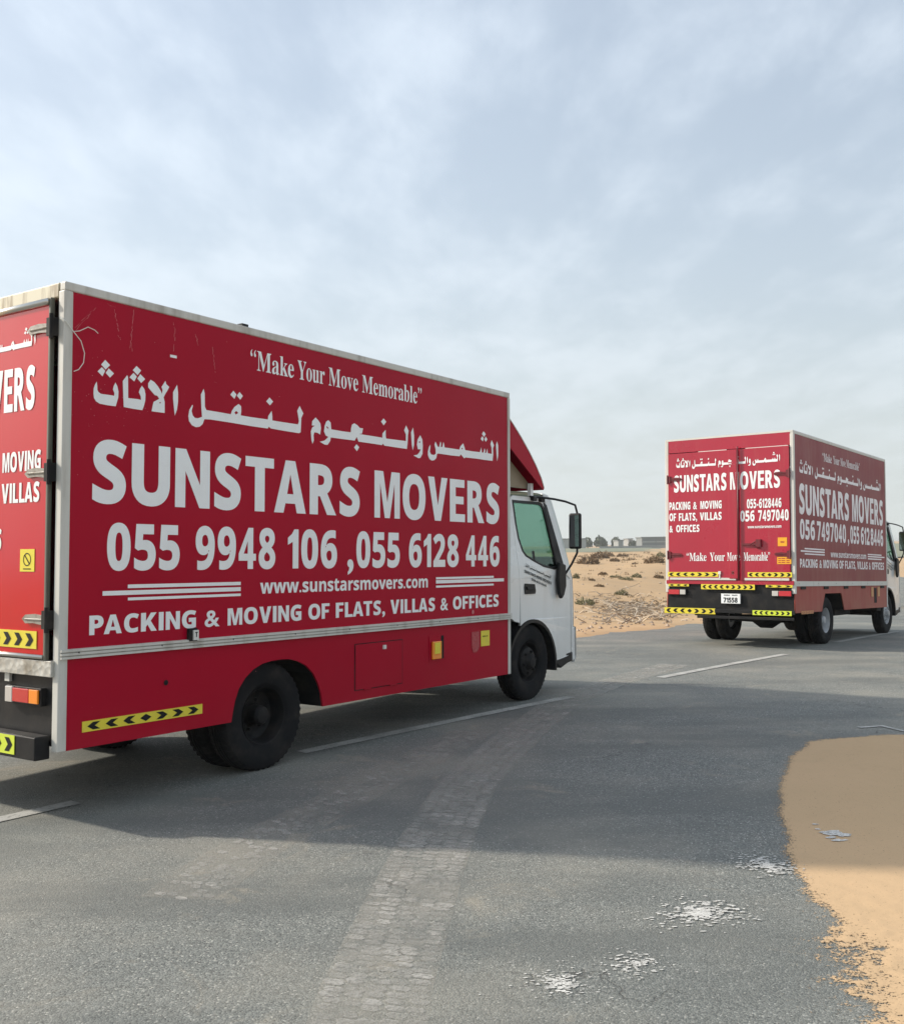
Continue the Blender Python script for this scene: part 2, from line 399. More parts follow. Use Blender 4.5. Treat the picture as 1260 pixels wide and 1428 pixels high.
def polymesh(name, loops, thick=0.0, place=None):
    """2D loops (holes by even-odd) filled through a curve; place maps (u, v, w) to local space"""
    cu = bpy.data.curves.new(name, 'CURVE'); cu.dimensions = '2D'; cu.fill_mode = 'BOTH'; cu.extrude = thick / 2
    for lp in loops:
        sp_ = cu.splines.new('POLY'); sp_.points.add(len(lp) - 1)
        for i, (u, v_) in enumerate(lp): sp_.points[i].co = (u, v_, 0, 1)
        sp_.use_cyclic_u = True
    ob = bpy.data.objects.new(name, cu); COL.objects.link(ob)
    dg = bpy.context.evaluated_depsgraph_get()
    me = bpy.data.meshes.new_from_object(ob.evaluated_get(dg))
    bpy.data.objects.remove(ob); bpy.data.curves.remove(cu)
    if place:
        for v_ in me.vertices: v_.co = place(*v_.co)
    me.name = name
    return me
def fix_normals(me):
    bm = bmesh.new(); bm.from_mesh(me); bmesh.ops.remove_doubles(bm, verts=bm.verts, dist=1e-5)
    bmesh.ops.recalc_face_normals(bm, faces=bm.faces); bm.to_mesh(me); bm.free(); return me

# lettering -------------------------------------------------------
def bold(s, base_up=0x1D5D4, base_lo=0x1D5EE, base_d=0x1D7EC):
    o = ''
    for ch in s:
        if 'A' <= ch <= 'Z': o += chr(base_up + ord(ch) - 65)
        elif 'a' <= ch <= 'z': o += chr(base_lo + ord(ch) - 97)
        elif '0' <= ch <= '9' and base_d: o += chr(base_d + ord(ch) - 48)
        else: o += ch
    return o
def serif(s): return bold(s, 0x1D400, 0x1D41A, 0x1D7CE)
_glyph = {}
def text_poly(s, off=.008, space=1.0):
    k = (s, off, space)
    if k not in _glyph:
        cu = bpy.data.curves.new('t', 'FONT'); cu.body = s; cu.offset = off; cu.space_character = space; cu.resolution_u = 4
        ob = bpy.data.objects.new('t', cu); COL.objects.link(ob)
        dg = bpy.context.evaluated_depsgraph_get()
        me = bpy.data.meshes.new_from_object(ob.evaluated_get(dg))
        vs = [tuple(v_.co[:2]) for v_ in me.vertices]; fs = [tuple(p.vertices) for p in me.polygons]
        bpy.data.objects.remove(ob); bpy.data.curves.remove(cu); bpy.data.meshes.remove(me)
        _glyph[k] = (vs, fs)
    return _glyph[k]
def capheight(off, ser): 
    vs, _ = text_poly(serif('H') if ser else bold('H'), off)
    return min(v_[1] for v_ in vs), max(v_[1] for v_ in vs)
S_ = .25; T_ = .185
def _bar(x0, y0, x1, y1): return [(x0, y0), (x1, y0), (x1, y1), (x0, y1)]
HEAVY = {
 'I': (S_, [[_bar(0, 0, S_, 1)]]),
 'T': (.72, [[[(.36 - S_ / 2, 0), (.36 + S_ / 2, 0), (.36 + S_ / 2, 1 - T_), (.72, 1 - T_), (.72, 1), (0, 1), (0, 1 - T_), (.36 - S_ / 2, 1 - T_)]]]),
 'L': (.60, [[[(0, 0), (.60, 0), (.60, T_), (S_, T_), (S_, 1), (0, 1)]]]),
 'F': (.60, [[[(0, 0), (S_, 0), (S_, .40), (.54, .40), (.54, .58), (S_, .58), (S_, 1 - T_), (.60, 1 - T_), (.60, 1), (0, 1)]]]),
 'E': (.66, [[[(0, 0), (.66, 0), (.66, T_), (S_, T_), (S_, .42), (.60, .42), (.60, .60), (S_, .60), (S_, 1 - T_), (.64, 1 - T_), (.64, 1), (0, 1)]]]),
 'N': (.76, [[[(0, 0), (.22, 0), (.22, .62), (.53, 0), (.76, 0), (.76, 1), (.54, 1), (.54, .40), (.23, 1), (0, 1)]]]),
 'M': (.92, [[[(0, 0), (.20, 0), (.20, .74), (.37, 0), (.55, 0), (.72, .74), (.72, 0), (.92, 0), (.92, 1), (.61, 1), (.46, .34), (.31, 1), (0, 1)]]]),
 'V': (.80, [[[(0, 1), (.25, 1), (.40, .36), (.55, 1), (.80, 1), (.525, 0), (.275, 0)]]]),
 'A': (.86, [[[(0, 0), (.25, 0), (.30, .18), (.56, .18), (.61, 0), (.86, 0), (.56, 1), (.30, 1)], [(.345, .36), (.515, .36), (.43, .74)]]]),
 'K': (.80, [[[(0, 0), (S_, 0), (S_, .24), (.33, .36), (.52, 0), (.81, 0), (.49, .56), (.79, 1), (.50, 1), (S_, .56), (S_, 1), (0, 1)]]]),
 '1': (.40, [[[(.18, 0), (.40, 0), (.40, 1), (.24, 1), (.15, .88), (0, .78), (0, .60), (.18, .68)]]]),
 '4': (.66, [[[(.34, 0), (.55, 0), (.55, .20), (.66, .20), (.66, .37), (.55, .37), (.55, 1), (.36, 1), (0, .37), (0, .20), (.34, .20)], [(.19, .37), (.34, .37), (.34, .67)]]]),
}
_hv = {}
def heavy_char(ch):
    if ch in _hv: return _hv[ch]
    if ch in HEAVY:
        w, groups = HEAVY[ch]; me = polymesh('g', groups[0])
        vs = [tuple(v_.co[:2]) for v_ in me.vertices]; fs = [tuple(p.vertices) for p in me.polygons]; bpy.data.meshes.remove(me)
    else:
        off = .022 if ch in 'SUROPCGDB' else .018
        b0, b1 = capheight(off, False); k = 1 / (b1 - b0); sx = .93
        V, fs = text_poly(bold(ch), off); a0 = min(v_[0] for v_ in V)
        vs = [((x - a0) * k * sx, (y - b0) * k) for x, y in V]; w = max(v_[0] for v_ in vs)
        if ch in ',.-': vs = [(x * 1.25, y * 1.1) for x, y in vs]; w *= 1.25
    _hv[ch] = (w, vs, fs); return _hv[ch]
def words(items, z0, z1, place, off=.008, ser=False, space=1.0, plain=False):
    """items: (word, u0, u1); baseline z0, capital height z1; place(u, z) -> point. One shape per word."""
    out = []
    for w, u0, u1 in items:
        mb = MB()
        if ser or plain or w.islower() or '.' in w:
            b0, b1 = capheight(off, ser); k = (z1 - z0) / (b1 - b0)
            vs, fs = text_poly(serif(w) if ser else bold(w), off, space)
            a0 = min(v_[0] for v_ in vs); a1 = max(v_[0] for v_ in vs)
            mb.add([place(u0 + (x - a0) / (a1 - a0) * (u1 - u0), z0 + (y - b0) * k) for x, y in vs], fs)
        else:
            gl_ = [heavy_char(c_) for c_ in w]; gap = .105
            gaps = [(.01 if (a + b in ('LA', 'AT', 'TA', 'AV', 'VA', 'PA', 'LT', 'TR') ) else .11 if a + b in ('IN', 'NI', 'NG', 'VI', 'IL', 'IC', 'FI', 'LL', 'UN', 'KI') else gap) for a, b in zip(w, w[1:])]
            tot = sum(g_[0] for g_ in gl_) + sum(gaps); k = (u1 - u0) / tot; x = 0; h = z1 - z0
            for i_, (wd, vs, fs) in enumerate(gl_):
                mb.add([place(u0 + (x + vx) * k, z0 + vy * h) for vx, vy in vs], fs)
                x += wd + (gaps[i_] if i_ < len(gaps) else 0)
        out.append(mb)
    return Words(out)
class Words(list):
    def build(s, name, mat, parent=None, **k):
        r_ = None
        for m_ in s: r_ = m_.build(name, mat, parent, **k)
        return r_
ARABIC = [[(231,2624),(236,2596),(237,2573),(245,2561),(264,2552),(313,2553),(360,2553),(361,2571),(350,2591),(355,2612),(368,2638),(383,2616),(392,2585),(391,2547),(382,2518),(373,2488),(314,2487),(255,2490),(228,2501),(213,2520),(209,2546),(210,2579),(218,2602)],[(290,2768),(327,2741),(295,2708),(261,2734)],[(266,2719),(292,2700),(272,2662),(236,2688)],[(317,2719),(357,2693),(327,2662),(295,2687)],[(456,2697),(463,2686),(466,2552),(543,2555),(565,2553),(563,2574),(547,2601),(556,2624),(571,2646),(591,2626),(600,2594),(599,2555),(590,2520),(577,2488),(509,2488),(433,2491),(428,2561),(423,2655)],[(527,2767),(563,2743),(536,2709),(498,2735)],[(504,2719),(530,2699),(511,2664),(473,2686)],[(557,2719),(596,2692),(565,2662),(534,2686)],[(639,2694),(670,2683),(700,2658),(722,2632),(732,2614),(736,2641),(727,2659),(745,2684),(759,2704),(766,2684),(791,2668),(776,2641),(761,2620),(746,2593),(755,2565),(756,2491),(700,2490),(650,2490),(657,2524),(665,2553),(710,2579),(695,2596),(674,2598),(647,2619),(620,2642),(620,2668)],[(718,2559),(726,2555),(718,2549),(709,2552)],[(857,2692),(866,2639),(866,2579),(858,2524),(840,2483),(833,2526),(824,2594),(823,2638)],[(1086,2696),(1096,2666),(1099,2574),(1113,2553),(1241,2552),(1337,2550),(1346,2575),(1370,2606),(1409,2632),(1434,2619),(1436,2586),(1431,2553),(1534,2552),(1700,2554),(1703,2580),(1738,2622),(1745,2585),(1746,2552),(1847,2551),(2017,2552),(2028,2578),(2017,2624),(2008,2654),(2035,2696),(2050,2675),(2076,2643),(2054,2605),(2051,2550),(2048,2495),(2029,2486),(1848,2488),(1730,2491),(1711,2502),(1699,2487),(1535,2487),(1338,2491),(1149,2492),(1096,2488),(1080,2452),(1054,2432),(1022,2425),(986,2435),(961,2460),(955,2494),(963,2537),(989,2575),(994,2568),(983,2532),(993,2502),(1012,2488),(1039,2488),(1074,2502),(1068,2556),(1062,2654)],[(1388,2580),(1407,2568),(1385,2553),(1370,2565)],[(1359,2720),(1389,2697),(1369,2663),(1330,2688)],[(1418,2719),(1450,2694),(1425,2664),(1391,2689)],[(1715,2718),(1752,2692),(1720,2660),(1681,2685)],[(2213,2627),(2246,2607),(2270,2585),(2276,2550),(2267,2499),(2235,2510),(2200,2510),(2192,2486),(2195,2446),(2180,2419),(2168,2444),(2160,2514),(2177,2547),(2206,2562),(2171,2561),(2176,2595)],[(2361,2623),(2389,2606),(2396,2554),(2531,2552),(2631,2554),(2635,2587),(2646,2618),(2675,2632),(2714,2621),(2746,2601),(2786,2602),(2773,2558),(2736,2551),(2852,2551),(3038,2550),(3040,2587),(3082,2621),(3084,2565),(3089,2548),(3337,2552),(3363,2553),(3363,2610),(3337,2643),(3366,2689),(3402,2646),(3392,2604),(3388,2542),(3378,2485),(3222,2485),(3065,2486),(3047,2501),(3034,2487),(2892,2488),(2728,2488),(2705,2524),(2682,2492),(2531,2490),(2390,2489),(2384,2460),(2354,2427),(2319,2426),(2263,2443),(2318,2458),(2362,2490),(2330,2499),(2310,2529),(2318,2574),(2335,2608)],[(2347,2573),(2366,2558),(2348,2556),(2336,2568)],[(2704,2465),(2738,2443),(2709,2407),(2673,2436)],[(3054,2715),(3091,2690),(3056,2656),(3019,2684)],[(3466,2682),(3481,2613),(3481,2532),(3462,2481),(3447,2529),(3436,2636)],[(3571,2624),(3602,2589),(3609,2535),(3605,2462),(3574,2423),(3544,2418),(3472,2437),(3529,2448),(3559,2472),(3579,2500),(3537,2497),(3522,2536),(3532,2582)],[(3562,2571),(3574,2564),(3559,2553),(3549,2563)],[(3722,2554),(3724,2533),(3715,2492),(3735,2468),(3780,2466),(3805,2480),(3803,2520),(3786,2559),(3801,2590),(3820,2568),(3837,2547),(3858,2545),(3878,2597),(3889,2582),(3884,2547),(3907,2550),(3924,2597),(3936,2579),(3942,2549),(4060,2550),(4180,2550),(4199,2583),(4244,2615),(4266,2582),(4279,2554),(4404,2553),(4529,2556),(4555,2604),(4560,2580),(4564,2557),(4590,2557),(4613,2602),(4623,2578),(4617,2557),(4639,2558),(4660,2603),(4665,2574),(4669,2557),(4740,2558),(4736,2617),(4716,2651),(4740,2693),(4783,2646),(4763,2612),(4767,2554),(4756,2490),(4623,2488),(4493,2489),(4279,2485),(4264,2474),(4205,2507),(4186,2488),(4060,2485),(3849,2485),(3826,2481),(3814,2441),(3780,2418),(3741,2413),(3707,2426),(3685,2457),(3685,2490),(3701,2531)],[(4227,2571),(4242,2564),(4227,2556),(4215,2563)],[(4594,2764),(4634,2741),(4604,2710),(4565,2734)],[(4569,2713),(4598,2698),(4584,2664),(4543,2684)],[(4633,2717),(4663,2693),(4634,2665),(4607,2686)],[(4838,2690),(4858,2650),(4857,2547),(4837,2491),(4830,2545),(4817,2653)]]
_arab = {}
def arabic(u0, u1, z0, z1, place):
    if 'm' not in _arab:
        me = polymesh('arabic', [[(x / 1000, z / 1000) for x, z in lp] for lp in ARABIC])
        _arab['m'] = ([tuple(v_.co[:2]) for v_ in me.vertices], [tuple(p.vertices) for p in me.polygons])
        bpy.data.meshes.remove(me)
    vs, fs = _arab['m']
    X0, X1, Z0, Z1 = .209, 4.858, 2.407, 2.768
    return MB().add([place(u0 + (x - X0) / (X1 - X0) * (u1 - u0), z0 + (z - Z0) / (Z1 - Z0) * (z1 - z0)) for x, z in vs], fs)

def chevrons(u0, u1, z0, z1, n, place, mirror=True, inset=.12, one=False, dia=True):
    """black chevrons pointing away from the middle, a diamond in the centre"""
    out = []; w = (u1 - u0) / n; h = z1 - z0; a = z0 + h * inset; b = z1 - h * inset; c = (a + b) / 2
    for i in range(n):
        uc = u0 + (i + .5) * w; t = w * .34
        if not one and dia and n % 2 and i == n // 2:
            pts = [(uc - t, c), (uc, a), (uc + t, c), (uc, b)]; f = [(0, 1, 2, 3)]
        else:
            s = 1 if (one or i > (n - 1) / 2) else -1
            if one == -1: s = -1
            pts = [(uc - s * t * 1.1, a), (uc + s * t * .1, a), (uc + s * t, c), (uc + s * t * .1, b), (uc - s * t * 1.1, b), (uc - s * t * .2, c)]
            f = [(0, 1, 2, 5), (5, 2, 3, 4)]
        out.append(MB().add([place(u, z) for u, z in pts], f))
    return Words(out)

# ------------------------------------------------------------------ ground shape
O2 = Vector((-2.343, 6.078)); HD = Vector((math.cos(.93), math.sin(.93)))
P0 = Vector((2.42, 12.17)); RD = Vector((.640, .768)); RLFT = Vector((-.768, .640))
GOFF = -.045
KS = (CAM_H - GOFF) / CAM_H
def slopez(t): return GOFF + slopez0(t)
def slopez0(t):
    if t <= 0: return 0.
    if t < 22: return .0081 * t - .00115 * t * t
    z = .0081 * 22 - .00115 * 484
    if t < 60: return z - .0425 * (t - 22)
    z -= .0425 * 38
    return z - .0425 * 25 * (1 - math.exp(-(t - 60) / 25))
def curve_off(t):
    if t < 0: return 0.
    if t < 60: return .0043 * t * t
    return .0043 * 3600 + .516 * (t - 60)
def gz(x, y):
    return slopez((x - O2.x) * HD.x + (y - O2.y) * HD.y)
def road_pt(t, s):
    p = P0 + RD * t + RLFT * (s + curve_off(t)); return p
def road_s(x, y):
    d = Vector((x, y)) - P0; t = d.dot(RD); return t, d.dot(RLFT) - curve_off(t)
def sst(a, b, x):
    x = max(0, min(1, (x - a) / (b - a))); return x * x * (3 - 2 * x)
S_LEFT, S_RIGHT = 4.1, -15.0
def fbm(x, y, s, o=4):
    return mnoise.fractal(Vector((x * s, y * s, 3.3)), 1.0, 2.0, o)

# road sheet
mb = MB(); ts = [-60, -45, -35] + [i * .75 for i in range(-36, 100)] + [75 + 6 * i for i in range(1, 28)]
ss = [S_RIGHT, -12, -9, -7, -5, -4, -3, -2, -1, 0, 1, 2, 3, 3.6, S_LEFT + 1.2]
vs = []
for t in ts:
    for s in ss:
        p = road_pt(t, s); vs.append((p.x, p.y, gz(p.x, p.y)))
n = len(ss)
mb.add(vs, [(i * n + j, i * n + j + 1, (i + 1) * n + j + 1, (i + 1) * n + j) for i in range(len(ts) - 1) for j in range(n - 1)])
road = mb.build('road', MT['asphalt'], fix=True, smooth=True)
tag(road, 'grey sun-bleached asphalt road strewn with sand dust', kind='structure')
for p in road.data.polygons:
    if p.normal.z < 0: p.flip()

# desert ground: polar sheet to the horizon, sand rising over the road's left edge
rs = [0]; r = 1.
while r < 9000:
    rs.append(r); r *= 1.02 if 12 < r < 60 else 1.05
vs = [(0, 0, -.06)]; fs = []
A0, A1 = RAD(0), RAD(360)
angs = [RAD(a) for a in np.concatenate([np.arange(0, 55, 3), np.arange(55, 110, .45), np.arange(110, 360, 3)])]
na = len(angs)
for r in rs[1:]:
    for a in angs:
        x = r * math.cos(a); y = r * math.sin(a)
        t, s = road_s(x, y)
        z = gz(x, y)
        far = sst(1.5, 13, s - S_LEFT) if s > 0 else sst(6, 60, -s + S_RIGHT)
        z = z * (1 - far)
        if t > 150: z = z * (1 - sst(150, 400, t))
        on = max(sst(-.25, .7, s - S_LEFT + .35 * fbm(x, y, .55)), sst(-.2, 2.0, S_RIGHT - s))
        z += -.10 * (1 - on) + on * .03
        if on > .5:
            k = sst(0, 6, s - S_LEFT) if s > 0 else 1
            fade = 1 - sst(150, 600, r)
            z += on * k * fade * (.13 * fbm(x, y, .22) + .035 * fbm(x + 9, y, .9, 3)) + .02 * fbm(x, y, 2.5, 2) * fade
        vs.append((x, y, z))
for j in range(na): fs.append((0, 1 + j, 1 + (j + 1) % na))
for i in range(len(rs) - 2):
    for j in range(na):
        a = 1 + i * na; b = a + na
        fs.append((a + j, b + j, b + (j + 1) % na, a + (j + 1) % na))
gnd = MB().add(vs, fs).build('ground', MT['sand'], smooth=True, angle=3)
tag(gnd, 'orange desert sand with low drifts beside the road', kind='structure')
_gv = np.array(vs)
def ground_z(x, y):
    # same shape as the sheet, by nearest vertex
    d = (_gv[:, 0] - x) ** 2 + (_gv[:, 1] - y) ** 2
    return float(_gv[int(d.argmin()), 2])

# pale green strip of far field
f = MB(); xs = np.linspace(-60, 500, 29); ys = [215, 260, 320, 412]
vsf = [(x, y + (8 * math.sin(x * .09 + 1) if y == 215 else 0), ground_z(x, y) + (.02 if y == 215 else .25)) for y in ys for x in xs]
f.add(vsf, [(r_ * 29 + i, r_ * 29 + i + 1, r_ * 29 + i + 30, r_ * 29 + i + 29) for r_ in range(3) for i in range(28)])
fld = f.build('field', MT['field'], smooth=True); tag(fld, 'grey-green scrub flat far beyond the sand', kind='structure')

# lane dashes
def strip(name, pts, w, mat, z=.006, parent=road, seg=.4):
    mb = MB(); P_ = [Vector(p) * KS for p in pts]; out = []
    for i in range(len(P_) - 1):
        k = max(1, int((P_[i + 1] - P_[i]).length / seg))
        for j in range(k): out.append(P_[i].lerp(P_[i + 1], j / k))
    out.append(P_[-1]); vs = []
    for i, p in enumerate(out):
        d = (out[min(i + 1, len(out) - 1)] - out[max(0, i - 1)]).normalized(); nrm = Vector((-d.y, d.x))
        for s in (-1, 1):
            q = p + nrm * s * w / 2; vs.append((q.x, q.y, gz(q.x, q.y) + z))
    mb.add(vs, [(2 * i, 2 * i + 1, 2 * i + 3, 2 * i + 2) for i in range(len(out) - 1)])
    o = mb.build(name, mat, parent)
    for p in o.data.polygons:
        if p.normal.z < 0: p.flip()
    return o
for a, b in (((-4.6, 3.8), (-2.38, 6.5)), ((-1.18, 7.93), (1.19, 10.64)), ((2.42, 12.17), (4.81, 15.0)), ((6.39, 17.3), (8.78, 20.48))):
    strip('lane_dash', [a, b], .125, MT['line'])
for t0 in (14.5, 20, 25.5, 31, 36.5, 42):
    a, b = road_pt(t0, 0) / KS, road_pt(t0 + 3.4, 0) / KS; strip('lane_dash', [a, b], .10, MT['line'])
strip('painted_mark', [(3.363, 8.64), (3.583, 8.70), (3.657, 8.449), (4.2, 8.35)], .06, MT['line'])

# ------------------------------------------------------------------ trucks
WID = 2.2
def wheel(root, x, y, z, sgn, rimmat, dual=False, front=False, parts=True):
    """sgn +1: outer face looks to -y, the tyre reaching towards +y"""
    T = [(q_ * .40 / .395, w_) for q_, w_ in [(.205, .03), (.235, .012), (.30, .0), (.345, .003), (.378, .014), (.392, .03), (.395, .055), (.395, .07), (.385, .072), (.385, .08), (.395, .082),
         (.396, .098), (.386, .1), (.386, .108), (.396, .11), (.395, .128), (.385, .13), (.385, .138), (.395, .14), (.395, .155), (.392, .178), (.378, .195), (.345, .206), (.30, .209), (.235, .197), (.205, .18)]]
    w = MB().lathe(T, x, z, 96, y, sgn, jag=((4, 5, 6, 19, 20, 21), .011)).build('wheel', MT['rubber'], root, smooth=True, angle=.35)
    if front:
        R_ = [(.212, .018), (.206, .022), (.195, .05), (.186, .075), (.172, .078), (.160, .060), (.150, .035), (.125, .022), (.088, .020), (.086, .020)]
    else:
        R_ = [(.212, .018), (.206, .022), (.196, .05), (.188, .075), (.180, .13), (.160, .145), (.12, .150), (.09, .148)]
    rim = MB().lathe(R_, x, z, 64, y, sgn)
    if dual: rim.lathe([(.18, .13), (.18, .21)], x, z, 32, y, sgn)
    rim.build('rim', rimmat, w, smooth=True, angle=.6)
    hd = .020 if front else .148
    hp = -.03 if front else .03
    hub = MB().lathe([(.088, hd), (.075, hd - .02), (.070, hp + .02), (.055, hp), (.03, hp - .004), (0.001, hp - .004)], x, z, 24, y, sgn)
    for k in range(6):
        a = k * math.pi / 3 + .2; cx, cz = x + .111 * math.cos(a), z + .111 * math.sin(a)
        hub.lathe([(.014, hd + .004), (.014, hd - .02), (.008, hd - .026), (.001, hd - .026)], cx, cz, 6, y, sgn)
    hub.build('hub', rimmat, w, smooth=True, angle=.5)
    if front or dual:
        ho = MB(); rr = .168 if not front else .150; yy = .143 if not front else .034
        for k in range(8 if front else 6):
            a = k * 2 * math.pi / (8 if front else 6) + .4
            cx, cz = x + (.138 if front else .150) * math.cos(a), z + (.138 if front else .150) * math.sin(a)
            ho.lathe([(.012, yy - .006), (.001, yy - .007)], cx, cz, 10, y, sgn)
        ho.build('hand_hole', MT['chassis'], w)
    return w

def make_truck(n, loc, yaw, slope, body, H, L, zs, zr, xr, xf, P):
    """n: 1 near truck, 2 far truck. Local frame: x ahead, y left, z up, right side wall at y=0."""
    root = empty('moving_truck', loc, (0, slope, yaw))
    near = n == 1
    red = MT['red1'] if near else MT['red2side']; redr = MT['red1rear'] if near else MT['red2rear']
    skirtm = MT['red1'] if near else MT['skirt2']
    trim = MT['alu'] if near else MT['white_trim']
    lm = MT['letter'] if near else MT['letter2']
    B = dict(parent=root, rot=body)
    # --- side walls
    pan = MB().box(.02, L - .02, .0, .03, zr + .05, H - .045).build('side_panel', red, **B)
    MB().box(.02, L - .02, WID - .03, WID, zr + .05, H - .045).build('side_panel', red, **B)
    arch = P['arch']
    outline = [(.02, zs), (arch[0][0], zs)] + arch[1:-1] + [(arch[-1][0], zs), (L - .02, zs), (L - .02, zr + .012), (.02, zr + .012)]
    for y0, nm in ((.012, 'r'), (WID - .012, 'l')):
        me = fix_normals(polymesh('skirt_panel', [outline], .02, lambda u, v, w, y0=y0: (u, y0 + w, v)))
        sk = link('skirt_panel', me, skirtm, root, body)
        if nm == 'r': skirt = sk
    # wheel arch liner, both sides
    ax0, ax1 = arch[0][0], arch[-1][0]
    top = max(p[1] for p in arch)
    for ya, yb in ((.022, .62), (WID - .62, WID - .022)):
        l = MB()
        pts = [(arch[0][0], zs)] + arch[1:-1] + [(arch[-1][0], zs)]
        k = len(pts)
        l.add([(p[0], ya, p[1]) for p in pts] + [(p[0], yb, p[1]) for p in pts], [(i, i + 1, i + 1 + k, i + k) for i in range(k - 1)])
        l.build('wheel_arch', MT['chassis'], **B)
    # --- rails and trims
    rl = MB()
    if near:
        rl.box(0, L, -.010, .0, zr, zr + .060); rl.box(0, L, -.026, -.010, zr + .044, zr + .058); rl.box(0, L, -.026, -.010, zr + .023, zr + .037); rl.box(0, L, -.026, -.010, zr + .002, zr + .016)
    else:
        rl.box(0, L, -.02, .0, zr - .005, zr + .075)
    ro = rl.build('side_rail', trim, **B)
    xx = .12
    while xx < L:
        MB().lathe([(.007, -.025), (.001, -.028)], xx, zr + .036, 8).build('rail_bolt', MT['chassis'], ro); xx += .62 if near else .9
    MB().box(0, L, WID, WID + .02, zr, zr + .06).build('side_rail', trim, **B)
    tr_h = .045
    for y0, y1 in ((-.008, .05), (WID - .05, WID + .008)):
        MB().box(.0, L, y0, y1, H - .055, H).build('roof_trim', trim, bevel=.008, **B)
    if near:
        MB().box(1.44, 1.50, .0, .05, H, H + .018).build('roof_clamp', MT['blackpl'], **B)
    for x0, x1 in ((-.006, .055), (L - .04, L + .004)):
        for y0, y1 in ((-.008, .05), (WID - .05, WID + .008)):
            MB().box(x0, x1, y0 - .001, y1 + .001, zs + .0 if (x0 > 1 or near) else zs + .3, H - .055).build('corner_post', trim if (near or x0 > 1) else MT['white_trim'], bevel=.006, **B)
    MB().box(.03, L - .03, .03, WID - .03, H - .03, H - .004).build('roof', MT['white_trim'], **B)
    MB().box(L - .03, L - .003, .05, WID - .05, zr - .05, H - .05).build('front_wall', MT['beige'], **B)
    MB().box(.03, L - .03, .03, WID - .03, zr - .12, zr - .02).build('floor', MT['chassis'], **B)
    # --- side writing
    pl = lambda u, z: (u, -.0025, z)
    for w, it, z0, z1 in P['side']:
        ser = w == 'serif'
        o = words(it, z0, z1, pl, off=.0 if ser else (.014 if w == 'x' else .010), ser=ser).build('lettering', lm, pan)
    arabic(*P['arab'], pl).build('lettering', lm, pan)
    for u0, u1, z0, z1 in P['bars']:
        MB().add([pl(u0, z0), pl(u1, z0), pl(u1, z1), pl(u0, z1)], [(0, 1, 2, 3)]).build('stripe', lm, pan)
    if near:
        sc = MB()
        SCR = [[(0.215, 3.08), (0.14, 3.003), (0.066, 2.927)], [(0.18, 3.037), (0.081, 2.917)], [(0.303, 3.125), (0.314, 3.114), (0.357, 3.113)], [(0.352, 3.099), (0.369, 3.025), (0.386, 2.964)], [(0.376, 2.94), (0.404, 2.913)], [(0.499, 3.124), (0.489, 3.015), (0.48, 2.922), (0.47, 2.865)], [(0.479, 2.967), (0.492, 2.854)], [(0.817, 3.115), (0.83, 3.055), (0.826, 2.91)], [(1.008, 3.059), (1.034, 2.985)], [(1.163, 2.997), (1.177, 2.894), (1.191, 2.821)], [(1.172, 2.758), (1.205, 2.753)]]
        rnd = random.Random(5)
        def scr(pts, w):
            prev = None
            for a, b in zip(pts, pts[1:]):
                for k in range(6):
                    u0 = a[0] + (b[0] - a[0]) * k / 6; v0 = a[1] + (b[1] - a[1]) * k / 6
                    u1 = a[0] + (b[0] - a[0]) * (k + 1) / 6; v1 = a[1] + (b[1] - a[1]) * (k + 1) / 6
                    j = rnd.uniform(-.004, .004); ww = w * rnd.uniform(.3, 1.3)
                    if rnd.random() < .12: continue
                    sc.add([(u0 + j, -.002, v0), (u0 + j + ww, -.002, v0 + ww * .3), (u1 + j + ww, -.002, v1 + ww * .3), (u1 + j, -.002, v1)], [(0, 1, 2, 3)])
        for s_ in SCR: scr(s_, .004)
        for _ in range(70):
            u, v_ = rnd.gauss(.35, .22), rnd.gauss(2.5, .22)
            if u < .05 or v_ > 3.1: continue
            r_ = rnd.uniform(.002, .006); sc.add([(u, -.0021, v_), (u + r_, -.0021, v_), (u + r_, -.0021, v_ + r_), (u, -.0021, v_ + r_)], [(0, 1, 2, 3)])
        for _ in range(40):
            u, v_ = rnd.uniform(.1, 4.9), rnd.uniform(.5, 3.1); r_ = rnd.uniform(.002, .006)
            sc.add([(u, -.0021, v_), (u + r_, -.0021, v_), (u + r_, -.0021, v_ + r_ * .7), (u, -.0021, v_ + r_)], [(0, 1, 2, 3)])
        sc.build('scratch', MT['scratch'], pan)['kind'] = 'stuff'
        MB().box(.796, .850, -.004, -.001, 2.867, 2.885).build('torn_label', MT['letter'], pan)
        # padlock hasp on the rail
        h = MB().box(.962, 1.03, -.03, -.004, .985, 1.07).build('hasp', MT['chassis'], **B)
        MB().box(.99, 1.032, -.042, -.031, .992, 1.058).build('padlock', MT['wrefl'], h)
        words([('T', 1.0, 1.022)], 1.012, 1.046, lambda u, z: (u, -.0435, z)).build('lettering', MT['print'], h)
        # access door in the skirt
        d = MB().box(2.70, 3.315, -.004, .002, .480, .842).build('access_door', MT['red1'], bevel=.002, **B)
        MB().box(3.045, 3.078, -.02, -.005, .785, .818).build('latch', MT['wrefl'], d)
        g_ = MB()
        for a in ((2.692, 2.699, .474, .850), (3.316, 3.322, .474, .850), (2.699, 3.316, .474, .479), (2.699, 3.316, .844, .850)):
            g_.box(a[0], a[1], -.0015, .0015, a[2], a[3])
        g_.build('door_gap', MT['chassis'], d)
        for u in (2.80, 3.14): MB().tube([(u, -.009, .476), (u + .09, -.009, .476)], .006, 6).build('door_hinge', MT['red1'], d)
        # side marker light in its recess
        r_ = MB().box(3.705, 3.93, -.0022, .0, .62, .85).build('lamp_recess', MT['red1'], **B)
        MB().box(3.886, 3.928, -.0036, -.0024, .64, .846).build('recess_shadow_gap', MT['chassis'], r_)
